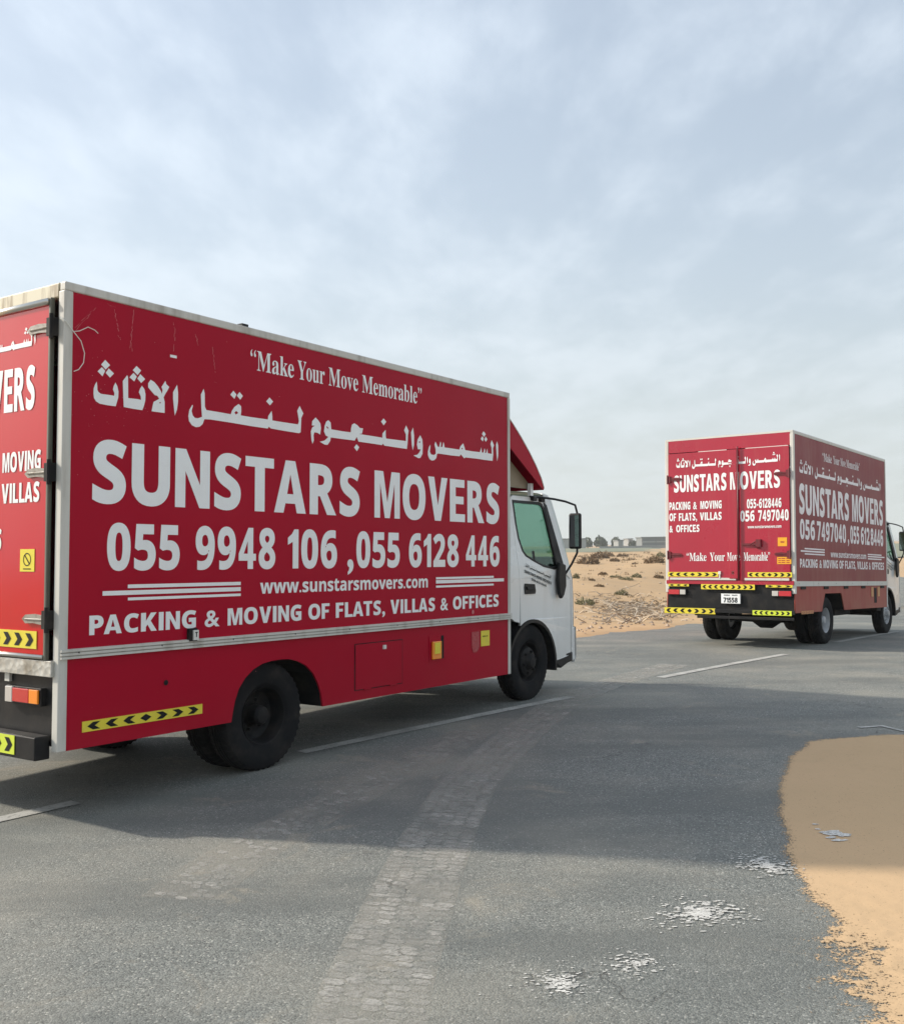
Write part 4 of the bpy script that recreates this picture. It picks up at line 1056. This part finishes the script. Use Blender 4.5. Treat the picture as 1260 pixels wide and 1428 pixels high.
near_rear = [
 ('x', [('SUNSTARS', 2.03, 1.09), ('MOVERS', .985, .244)], 2.445, 2.715),
 ('b', [('PACKING', 1.04, .72), ('&', .690, .615), ('MOVING', .572, .17)], 2.07, 2.193),
 ('b', [('OF', 1.04, .93), ('FLATS,', .88, .612), ('VILLAS', .575, .178)], 1.878, 2.0),
 ('b', [('&', 1.04, .98), ('OFFICES', .94, .568)], 1.592, 1.72),
 ('b', [('055', 1.98, 1.80), ('6128446', 1.76, 1.35)], 2.15, 2.28), ('b', [('055', 2.03, 1.78), ('9948106', 1.72, 1.25)], 1.93, 2.09),
]
BP1 = .0184
truck1 = make_truck(1, (-2.3431, 6.0782, 0.0), .9646, 0.0, (.0045, BP1, 0), 3.1996, 5.0711, .3962, .9368, 1.7696, 5.6551, dict(
    arch=[(1.372, .3962), (1.385, .46), (1.405, .54), (1.44, .62), (1.50, .69), (1.58, .745), (1.67, .778), (1.76, .790), (1.86, .793), (1.95, .788), (2.04, .765), (2.13, .725), (2.21, .66), (2.265, .58), (2.30, .50), (2.318, .3962)],
    side=near_side, arab=(.209, 4.858, 2.407, 2.768), bars=near_bars, rear=near_rear, rarab=(2.03, .245, 2.80, 2.96), hinges=(2.925, 2.05, 1.172)))
tag(truck1, 'nearest red moving truck with a white cab, its side signed 055 9948 106', 'truck', 'red moving trucks of the convoy')

far_side = [
 ('x', [('SUNSTARS', .235, 2.75), ('MOVERS', 2.93, 4.84)], 2.10, 2.59),
 ('x', [('056', .25, .95), ('7497040', 1.05, 2.56), (',', 2.66, 2.73), ('055', 2.80, 3.32), ('612', 3.42, 3.95), ('8446', 4.02, 4.83)], 1.70, 2.02),
 ('b', [('www.sunstarsmovers.com', 1.72, 3.72)], 1.435, 1.54),
 ('b', [('PACKING', .23, 1.05), ('&', 1.14, 1.27), ('MOVING', 1.34, 2.09), ('OF', 2.17, 2.41), ('FLATS,', 2.48, 3.10), ('VILLAS', 3.17, 3.80), ('&', 3.88, 3.99), ('OFFICES', 4.07, 4.85)], 1.245, 1.385),
 ('serif', [('“Make', 1.37, 1.85), ('Your', 1.93, 2.26), ('Move', 2.32, 2.6), ('Memorable”', 2.65, 3.42)], 3.05, 3.19)]
far_bars = [(.45, 1.42, 1.54, 1.562), (.27, 1.42, 1.497, 1.522), (.45, 1.42, 1.455, 1.477), (3.82, 4.70, 1.515, 1.537), (3.82, 4.90, 1.475, 1.498), (3.82, 4.70, 1.432, 1.455)]
far_rear = [
 ('x', [('SUNSTARS', 2.035, 1.10), ('MOVERS', 1.03, .206)], 2.510, 2.795),
 ('b', [('PACKING', 2.125, 1.74), ('&', 1.69, 1.62), ('MOVING', 1.56, 1.186)], 2.213, 2.345),
 ('b', [('OF', 2.125, 2.0), ('FLATS,', 1.95, 1.62), ('VILLAS', 1.57, 1.188)], 2.025, 2.155),
 ('b', [('&', 2.125, 2.06), ('OFFICES', 2.0, 1.58)], 1.834, 1.955),
 ('b', [('055', .757, .60), ('-', .59, .565), ('6128446', .555, .189)], 2.195, 2.345), ('x', [('056', .868, .63), ('7497040', .57, .076)], 1.985, 2.16),
 ('b', [('www.sunstarsmovers.com', .749, .194)], 1.872, 1.918),
 ('serif', [('“Make', 1.815, 1.46), ('Your', 1.40, 1.14), ('Move', 1.10, .88), ('Memorable”', .82, .385)], 1.35, 1.485)]
truck2 = make_truck(2, (5.332, 16.1316, -.076), .906, .0292, (0, .0063, 0), 3.4186, 5.0541, .526, .9513, 1.6505, 5.4118, dict(
    arch=[(1.26, .526), (1.30, .62), (1.42, .822), (2.27, .822), (2.43, .526)],
    side=far_side, arab=(.26, 4.74, 2.70, 2.98), bars=far_bars, rear=far_rear, rarab=(1.99, .203, 2.88, 3.09), hinges=(2.73, 1.45)))
tag(truck2, 'faded dusty red moving truck farther up the road on the right, with number plate 71558', 'truck', 'red moving trucks of the convoy')

def copy_tree(o, parent=None, depth=0):
    c = o.copy(); COL.objects.link(c); c.parent = parent
    for ch_ in list(o.children): copy_tree(ch_, c, depth + 1)
    return c
truck3 = copy_tree(truck2)
truck3.location = (20.92, 42.1, gz(21, 43) + .05); truck3.rotation_euler = (0, .042, 1.15)
tag(truck3, 'red moving truck almost wholly hidden behind the cab of the faded truck', 'truck', 'red moving trucks of the convoy')

# ------------------------------------------------------------------ sand drift on the road at right
poly = [(3.9, 8.20), (3.45, 8.30), (3.05, 8.17), (2.75, 8.04), (2.42, 7.5), (2.15, 6.85), (1.93, 6.2), (1.80, 5.7), (1.68, 5.25), (1.60, 4.95), (1.58, 4.62), (1.60, 4.35), (1.58, 4.1), (1.50, 3.9), (1.44, 3.6), (1.40, 3.2), (1.4, 2.7), (2.0, 2.2), (3.5, 2.0), (5.5, 3.2), (6.2, 5.2), (5.8, 7.2), (4.9, 8.1)]
px = np.array([(p[0] + (.02 if p[0] < 3 else 0)) * KS for p in poly]); py = np.array([p[1] * KS for p in poly])
step = .0165
gx = np.arange(1.0, 4.9, step); gy = np.arange(2.6, 8.7, step)
X, Y = np.meshgrid(gx, gy)
ins = np.zeros(X.shape, bool); dist = np.full(X.shape, 1e9)
for i in range(len(poly)):
    x0, y0 = px[i - 1], py[i - 1]; x1, y1 = px[i], py[i]
    cond = ((y0 > Y) != (y1 > Y)) & (X < (x1 - x0) * (Y - y0) / (y1 - y0 + 1e-12) + x0)
    ins ^= cond
    dxx, dyy = x1 - x0, y1 - y0; tt = np.clip(((X - x0) * dxx + (Y - y0) * dyy) / (dxx * dxx + dyy * dyy), 0, 1)
    dist = np.minimum(dist, np.hypot(X - x0 - tt * dxx, Y - y0 - tt * dyy))
sdist = np.where(ins, dist, -dist)
vs = []; cov = []
for j in range(X.shape[0]):
    for i in range(X.shape[1]):
        x, y, d = X[j, i], Y[j, i], sdist[j, i]
        if d < -.5: vs.append((x, y, GOFF - .08)); cov.append(0.); continue
        e = d + .03 * fbm(x, y, 2.2, 3)
        # thinning to a scatter of grains on the near side
        thin = .02 + .15 * sst(5.0, 4.0, y)
        rag = thin * (.8 * fbm(x, y * 1.3, 5, 3) + .9 * fbm(x, y * 1.5, 22, 3) + .2)
        cov.append(sst(-.05 - thin, .03 + thin * .8, e + rag))
        z = gz(x, y) + .0025 + .03 * max(0, min(.5, e + rag)) + .002 * abs(fbm(x, y, 5, 3)) + .0006 * math.sin(x * 38 + y * 14 + 3 * fbm(x, y, 2, 2)) * sst(0, .3, d)
        vs.append((x, y, z))
nx = X.shape[1]
fs = []
for j in range(X.shape[0] - 1):
    for i in range(nx - 1):
        a = j * nx + i
        q = (a, a + 1, a + nx + 1, a + nx)
        if max(cov[k] for k in q) > .01 and min(vs[k][2] for k in q) > GOFF - .07: fs.append(q)
so = MB().add(vs, fs).build('sand_drift', MT['sand2'])
at_ = so.data.attributes.new('cover', 'FLOAT', 'POINT'); at_.data.foreach_set('value', cov)
for p in so.data.polygons: p.use_smooth = True
bm = bmesh.new(); bm.from_mesh(so.data); bmesh.ops.delete(bm, geom=[v_ for v_ in bm.verts if not v_.link_faces], context='VERTS'); bm.to_mesh(so.data); bm.free()
tag(so, 'patch of orange sand blown over the asphalt at the lower right', 'sand', kind='stuff')
def drift_z(x, y):
    if not (1.0 <= x < 4.55 and 2.6 <= y < 8.65): return 0.
    return max(0., vs_grid[int(round((y - 2.6) / step)), int(round((x - 1.0) / step))] - gz(x, y))
vs_grid = np.array([v_[2] for v_ in vs]).reshape(X.shape)

# white splashes: flakes scattered over the asphalt
def flakes(cen, ax, ay, ang, n, smin, smax, seed):
    rnd = random.Random(seed); mb = MB(); ca, sa = math.cos(ang), math.sin(ang); cen = (cen[0] * KS, cen[1] * KS)
    for _ in range(n):
        r_ = abs(rnd.gauss(0, .5)); a = rnd.uniform(0, 6.283)
        u, v_ = r_ * math.cos(a) * ax, r_ * math.sin(a) * ay
        x = cen[0] + u * ca - v_ * sa; y = cen[1] + u * sa + v_ * ca
        s = rnd.uniform(smin, smax) * (1.2 - min(1, r_) * .6); z = gz(x, y) + max(.003, drift_z(x, y) + .003) + rnd.uniform(0, .001); k = rnd.randint(5, 8); a0 = rnd.uniform(0, 6)
        st = rnd.uniform(.9, 2.2)
        ring = [(x + s * st * rnd.uniform(.5, 1.1) * math.cos(a0 + 6.283 * i / k), y + s * rnd.uniform(.5, 1.1) * math.sin(a0 + 6.283 * i / k), z) for i in range(k)]
        mb.add(ring, [tuple(range(k))])
    o = mb.build('paint_splash', MT['splash'], road); o['kind'] = 'stuff'
    return o
flakes((2.0, 5.50), .12, .20, 0, 24, .012, .028, 1)
flakes((1.49, 5.00), .18, .24, .4, 330, .003, .012, 2)
flakes((1.02, 4.40), .30, .24, .6, 430, .003, .012, 3)
flakes((.36, 3.74), .17, .18, .5, 260, .002, .008, 4)
flakes((.66, 3.90), .22, .18, .6, 190, .002, .008, 5)

# tyre prints in the dust: rows of lozenges following the curve
def tread(path, wid, seed, dens=1., cols=5, fadein=None):
    rnd = random.Random(seed); mb = MB(); P_ = [Vector(p) * KS for p in path]
    L_ = [0]
    for a, b in zip(P_, P_[1:]): L_.append(L_[-1] + (b - a).length)
    s = 0; row = 0
    def at(s):
        for i in range(len(P_) - 1):
            if s <= L_[i + 1]:
                k = (s - L_[i]) / (L_[i + 1] - L_[i]); d = P_[i + 1] - P_[i]
                # smooth the tangent
                a = (P_[i + 1] - P_[max(0, i - 1)]).normalized(); b = (P_[min(i + 2, len(P_) - 1)] - P_[i]).normalized()
                return P_[i] + d * k, (a.lerp(b, k)).normalized()
        return P_[-1], (P_[-1] - P_[-2]).normalized()
    pitch = .055
    while s < L_[-1]:
        p, d = at(s); nrm = Vector((-d.y, d.x))
        for c_ in range(cols):
            if rnd.random() > dens: continue
            u = (c_ + .5) / cols - .5
            cw = wid / cols
            off = (row % 2) * .0 + (abs(u) * .12) + (c_ % 2) * pitch * .5
            c0 = p + nrm * (u * wid + rnd.gauss(0, .006)) + d * (off + rnd.gauss(0, .006))
            hw = cw * .54 * rnd.uniform(.8, 1.1); hl = pitch * .47 * rnd.uniform(.75, 1.02); sl = .5
            q = []
            for a, b in ((-1, 0), (-.6, -1), (.6, -1), (1, 0), (.6, 1), (-.6, 1)):
                w_ = c0 + nrm * (a * hw) + d * (b * hl + a * sl * hl)
                q.append((w_.x, w_.y, gz(w_.x, w_.y) + .003))
            mb.add(q, [tuple(range(6))])
        s += pitch; row += 1
    o = mb.build('tyre_print', MT['dust'], road); o['kind'] = 'stuff'
tread([(-.33, 2.6), (-.294, 3.75), (-.205, 4.69), (-.105, 5.6), (.056, 6.72), (.274, 7.57), (.584, 8.72), (1.077, 10.3), (1.821, 11.81), (2.9, 13.6)], .40, 7, .95)
tread([(-1.25, 4.7), (-1.185, 5.09), (-1.037, 5.63), (-.80, 6.22), (-.588, 6.77), (-.269, 7.59), (.153, 8.72)], .30, 8, .55)

for pth, w_ in (([(-.33, 2.6), (-.294, 3.75), (-.205, 4.69), (-.105, 5.6), (.056, 6.72), (.274, 7.57), (.584, 8.72), (1.077, 10.3), (1.821, 11.81), (2.9, 13.6)], .42), ([(-1.25, 4.7), (-1.185, 5.09), (-1.037, 5.63), (-.80, 6.22), (-.588, 6.77), (-.269, 7.59), (.153, 8.72)], .4)):
    strip('dust_band', pth, w_, MT['dustband'], z=.0018)
# ------------------------------------------------------------------ desert plants and litter
def clump(name, mat, r, h, n, seed, leaf=.05):
    rnd = random.Random(seed); mb = MB()
    for _ in range(n):
        a = rnd.uniform(0, 6.283); e = rnd.random() ** .6
        rad = r * math.sqrt(rnd.random()); z = h * rnd.random() * (1 - (rad / r) ** 2 * .7)
        c0 = Vector((rad * math.cos(a), rad * math.sin(a), z))
        d = (Vector((c0.x, c0.y, c0.z * .8)).normalized() + Vector((rnd.gauss(0, .4), rnd.gauss(0, .4), rnd.gauss(.3, .4)))).normalized()
        b = d.orthogonal().normalized(); b.rotate(Matrix.Rotation(rnd.uniform(0, 6), 3, d))
        l = leaf * rnd.uniform(.6, 1.6); w_ = l * rnd.uniform(.12, .35)
        mb.add([c0 - b * w_, c0 + b * w_, c0 + d * l + b * w_ * .3, c0 + d * l - b * w_ * .3], [(0, 1, 2, 3)])
    return link_mesh(mb, name, mat)
def link_mesh(mb, name, mat):
    me = mb.mesh(name); me.materials.append(mat); return me
SH = [clump('shrub', MT['scrub'], .5, .42, 420, 1, .12), clump('shrub', MT['scrubg'], .5, .45, 420, 2, .11), clump('shrub', MT['scrub'], .6, .3, 320, 3, .14), clump('shrub', MT['scrubg'], .6, .30, 380, 4, .10)]
def from_px(u, v, z=0.0):
    """a ground point under the picture position, used to set things down where the photograph has them"""
    xr_ = (u - 630) / FPX; ur = -(v - 714) / FPX
    rr = xr_ * math.cos(CAM_ROLL) + ur * math.sin(CAM_ROLL); uu = -xr_ * math.sin(CAM_ROLL) + ur * math.cos(CAM_ROLL)
    d = Vector((rr, math.cos(CAM_PITCH) - uu * math.sin(CAM_PITCH), math.sin(CAM_PITCH) + uu * math.cos(CAM_PITCH)))
    t = (z - CAM_H) / d.z
    return d.x * t, d.y * t
plants = [  # (u, v of foot, width px, height px, kind, label)
 (820, 785, 34, 12, 2, 'olive-brown scrub clump beside the near truck cab, on the far sand crest'),
 (836, 779, 26, 11, 0, 'brown dry bush on the far sand crest right of the mirror'),
 (846, 776, 18, 8, 2, 'small brown bush at the right end of the crest beside the mirror'),
 (857, 783, 14, 6, 0, 'low brown tuft centre of the far sand crest'),
 (868, 776, 16, 5, 2, 'thin dark tuft farthest back on the sand crest'),
 (885, 786, 9, 4, 0, 'tiny brown tuft on bare sand between the two trucks'),
 (912, 785, 26, 11, 0, 'bushy brown shrub touching the left edge of the farther truck'),
 (921, 777, 14, 8, 1, 'grey-green shrub tip beside the hinge of the farther truck'),
 (840, 802, 14, 5, 0, 'small dry tuft half way down the sand'),
 (858, 805, 20, 6, 3, 'green mat of scrub half way down the sand'),
 (872, 812, 20, 6, 3, 'dark green low scrub left of the densest green tuft'),
 (887, 813, 16, 7, 1, 'densest dark green tuft in the middle of the sand'),
 (825, 812, 10, 4, 0, 'small reddish tuft left of the green scrub'),
 (803, 806, 10, 8, 1, 'green tuft hugging the nose of the near truck cab'),
 (866, 830, 22, 9, 1, 'pale green shrub among the dry branches'),
 (835, 826, 14, 5, 0, 'brown tuft at the left end of the dry branches'),
 (815, 845, 30, 14, 3, 'wide grey-green shrub at the road verge beside the near cab'),
 (905, 843, 14, 5, 0, 'dark stubby tuft below the dry branches near the farther truck'),
 (862, 795, 8, 3, 2, 'speck of scrub on the smooth sand band'),
 (918, 812, 16, 6, 2, 'brown scrub by the lower hinge of the farther truck'),
]
for u, v_, wpx, hpx, k, lab in plants:
    x, y = from_px(u, v_); z = ground_z(x, y); x, y = from_px(u, v_, z); z = ground_z(x, y)
    D_ = math.hypot(x, y) / FPX
    o = bpy.data.objects.new('desert_shrub', SH[k]); COL.objects.link(o)
    R0 = (.5, .5, .6, .6)[k]; H0 = (.5, .52, .4, .4)[k]
    sx = wpx * D_ / (2 * R0); o.scale = (sx, sx * .8, max(.12, hpx * D_ / H0)); o.location = (x, y, z - .02); o.rotation_euler = (0, 0, random.uniform(0, 6))
    tag(o, lab, 'shrub', 'shrubs on the desert sand')
# dry branches and rubble between the shrubs
rnd = random.Random(11); mb = MB(); st = MB()
def blob(mb, c0, s, rnd):
    vs = [(c0[0] + s * a * rnd.uniform(.6, 1.2), c0[1] + s * b * rnd.uniform(.6, 1.2), c0[2] + s * c_ * rnd.uniform(.4, .9)) for a, b, c_ in ((1, 0, 0), (0, 1, 0), (-1, 0, 0), (0, -1, 0), (0, 0, 1), (0, 0, -.5))]
    mb.add(vs, [(0, 1, 4), (1, 2, 4), (2, 3, 4), (3, 0, 4), (1, 0, 5), (2, 1, 5), (3, 2, 5), (0, 3, 5)])
for _ in range(360):
    if rnd.random() < .75: u = rnd.gauss(885, 26); v_ = rnd.gauss(834, 9)
    else: u = rnd.uniform(800, 930); v_ = rnd.uniform(818, 858)
    if not (795 < u < 960 and 812 < v_ < 870): continue
    x, y = from_px(u, v_); z = ground_z(x, y) + .02
    a = rnd.uniform(0, 6.283); l = rnd.uniform(.1, .75); e = rnd.uniform(-.02, .35) * l
    p0 = Vector((x, y, z)); p1 = p0 + Vector((math.cos(a) * l, math.sin(a) * l, e)); pm_ = p0.lerp(p1, .5) + Vector((rnd.gauss(0, .05), rnd.gauss(0, .05), rnd.uniform(0, .08)))
    mb.tube([p0, pm_, p1], [.018, .014, .006], 4, caps=False)
tag(mb.build('dry_branches', MT['stick']), 'pale dry branches and brushwood strewn on the sand left of the farther truck', 'brushwood', kind='stuff')
tf = MB()
for _ in range(230):
    k = rnd.random()
    if k < .45: u, v_ = rnd.uniform(800, 930), rnd.gauss(779, 4)
    elif k < .7: u, v_ = rnd.uniform(800, 930), rnd.gauss(808, 7)
    else: u, v_ = rnd.uniform(800, 935), rnd.gauss(838, 9)
    if v_ < 769: continue
    x, y = from_px(u, v_); z = ground_z(x, y); x, y = from_px(u, v_, z)
    if road_s(x, y)[1] < S_LEFT + .5: continue
    D_ = math.hypot(x, y); sz = D_ / FPX * rnd.uniform(2, 6)
    for _k in range(14):
        a = rnd.uniform(0, 6.283); c0 = Vector((x + rnd.gauss(0, sz * .5), y + rnd.gauss(0, sz * .5), z)); d = Vector((math.cos(a) * .6, math.sin(a) * .6, rnd.uniform(.3, .9))) * sz * rnd.uniform(.4, 1); b = d.cross(Vector((0, 0, 1))).normalized() * sz * .12
        tf.add([c0 - b, c0 + b, c0 + d], [(0, 1, 2)])
tag(tf.build('dry_tufts', MT['scrub']), 'small dry grass tufts dotted over the desert sand', 'tufts', kind='stuff')
for _ in range(230):
    u = rnd.uniform(800, 990); v_ = 776 + 100 * rnd.random() ** .8
    x, y = from_px(u, v_)
    t_, s_ = road_s(x, y)
    if s_ < S_LEFT + .3: continue
    blob(st, (x, y, ground_z(x, y) + .005), rnd.uniform(.015, .05) * (1 + math.hypot(x, y) / 60), rnd)
tag(st.build('stones', MT['stone']), 'small stones scattered over the desert sand', 'stones', kind='stuff')

# ------------------------------------------------------------------ horizon
def tree(x, y, w, h, seed, lab):
    rnd = random.Random(seed); r0 = empty('horizon_tree', (x, y, ground_z(x, y)))
    MB().tube([(0, 0, -.3), (0, 0, h * .4), (w * .08, 0, h * .7)], [w * .05, w * .04, w * .02], 6).build('trunk', MT['bark'], r0)
    mb = MB()
    for _ in range(260):
        a = rnd.uniform(0, 6.283); rr = w / 2 * math.sqrt(rnd.random()); z = h * (.18 + .8 * rnd.random() * (1 - (2 * rr / w) ** 2 * .55))
        c0 = Vector((rr * math.cos(a), rr * math.sin(a), z)); l = h * rnd.uniform(.05, .12)
        d = Vector((rnd.gauss(0, 1), rnd.gauss(0, 1), rnd.gauss(0, 1))).normalized(); b = d.orthogonal().normalized()
        mb.add([c0 - b * l, c0 + d * l, c0 + b * l, c0 - d * l], [(0, 1, 2, 3)])
    mb.build('crown', MT['tree'], r0)
    tag(r0, lab, 'tree', 'trees on the horizon')
tp = [(812, 7, 5, 'small dark tree on the horizon just left of the mirror bracket'), (824, 11, 8, 'tree at the left end of the horizon row'), (829, 12, 11, 'second tree of the horizon row, slightly lower than the tallest'), (835, 14, 13, 'tallest tree of the horizon row'),
      (843, 12, 11, 'round tree right of the tallest on the horizon'), (851, 12, 10, 'tree in the middle of the horizon row'), (858, 11, 11, 'bushy tree right of the middle of the horizon row'), (866, 12, 9, 'low wide tree before the gap in the horizon row'),
      (874, 9, 7, 'small tree near the pale roof on the horizon'), (881, 10, 6, 'lowest tree of the horizon row'), (890, 8, 6, 'last tree of the row beside the grey shed')]
DST = 420.
for i, (u, w, h, lab) in enumerate(tp):
    k = DST / FPX
    tree((u - 630) * k, DST + (i % 3) * 12, w * k * 1.2, (h + 5.5) * k, 40 + i, lab)
def far_box(name, u0, u1, v0, v1, dist, mat, lab, cat, bands=None, depth=12):
    k = dist / FPX; x0, x1 = (u0 - 630) * k, (u1 - 630) * k
    zc = lambda v_: CAM_H + (759 - v_) * k
    g = ground_z((x0 + x1) / 2, dist)
    r0 = empty(name, ((x0 + x1) / 2, dist, g)); wd = (x1 - x0) / 2
    z1 = zc(v0) - g
    MB().box(-wd, wd, 0, depth, -.5, z1).build('wall', mat, r0)
    MB().box(-wd - .3, wd + .3, -.3, depth + .3, z1, z1 + .35).build('roof', MT['farwall'], r0)
    if bands:
        for a in bands:
            MB().box(-wd + .2, wd - .2, -.12, -.02, a * z1, a * z1 + .12 * z1).build('cladding_band', MT['farlight'], r0)
        for i in range(1, 6): MB().box(-wd + 2 * wd * i / 6 - .12, -wd + 2 * wd * i / 6 + .12, -.2, -.02, 0, z1).build('post', MT['farwall'], r0)
    tag(r0, lab, cat)
far_box('shed', 894, 1010, 750.5, 760, 380, MT['farwall'], 'long low grey shed on the horizon left of the farther truck', 'building', bands=(.15, .55))
far_box('low_building', 780, 816, 751, 760, 400, MT['farlight'], 'low grey building on the horizon behind the truck mirror', 'building')
far_box('low_house', 861, 868, 754, 760, 400, MT['farwhite'], 'tiny white house among the horizon trees', 'house')
far_box('villa', 875, 881, 752, 760, 450, MT['farwhite'], 'small pale villa at the gap in the horizon trees', 'house')
wl_ = MB().box(-16, 16, 0, .4, 0, .9).build('boundary_wall', MT['farwhite']); wl_.location = (66, 350, ground_z(66, 350)); tag(wl_, 'low white boundary wall in front of the horizon trees', 'wall')

# ------------------------------------------------------------------ desert haze
hm = bpy.data.materials.new('haze_air'); hm.use_nodes = True
ht = hm.node_tree
for n_ in list(ht.nodes): ht.nodes.remove(n_)
pv = ht.nodes.new('ShaderNodeVolumePrincipled'); pv.inputs['Color'].default_value = (.93, .94, .92, 1); pv.inputs['Density'].default_value = .00045; pv.inputs['Anisotropy'].default_value = .2
ho = ht.nodes.new('ShaderNodeOutputMaterial'); ht.links.new(pv.outputs[0], ho.inputs['Volume'])
hz_o = MB().box(-9600, 9600, -9600, 9600, -6, 9).build('haze', hm)
tag(hz_o, 'thin pale dust haze over the desert', 'haze', kind='stuff')
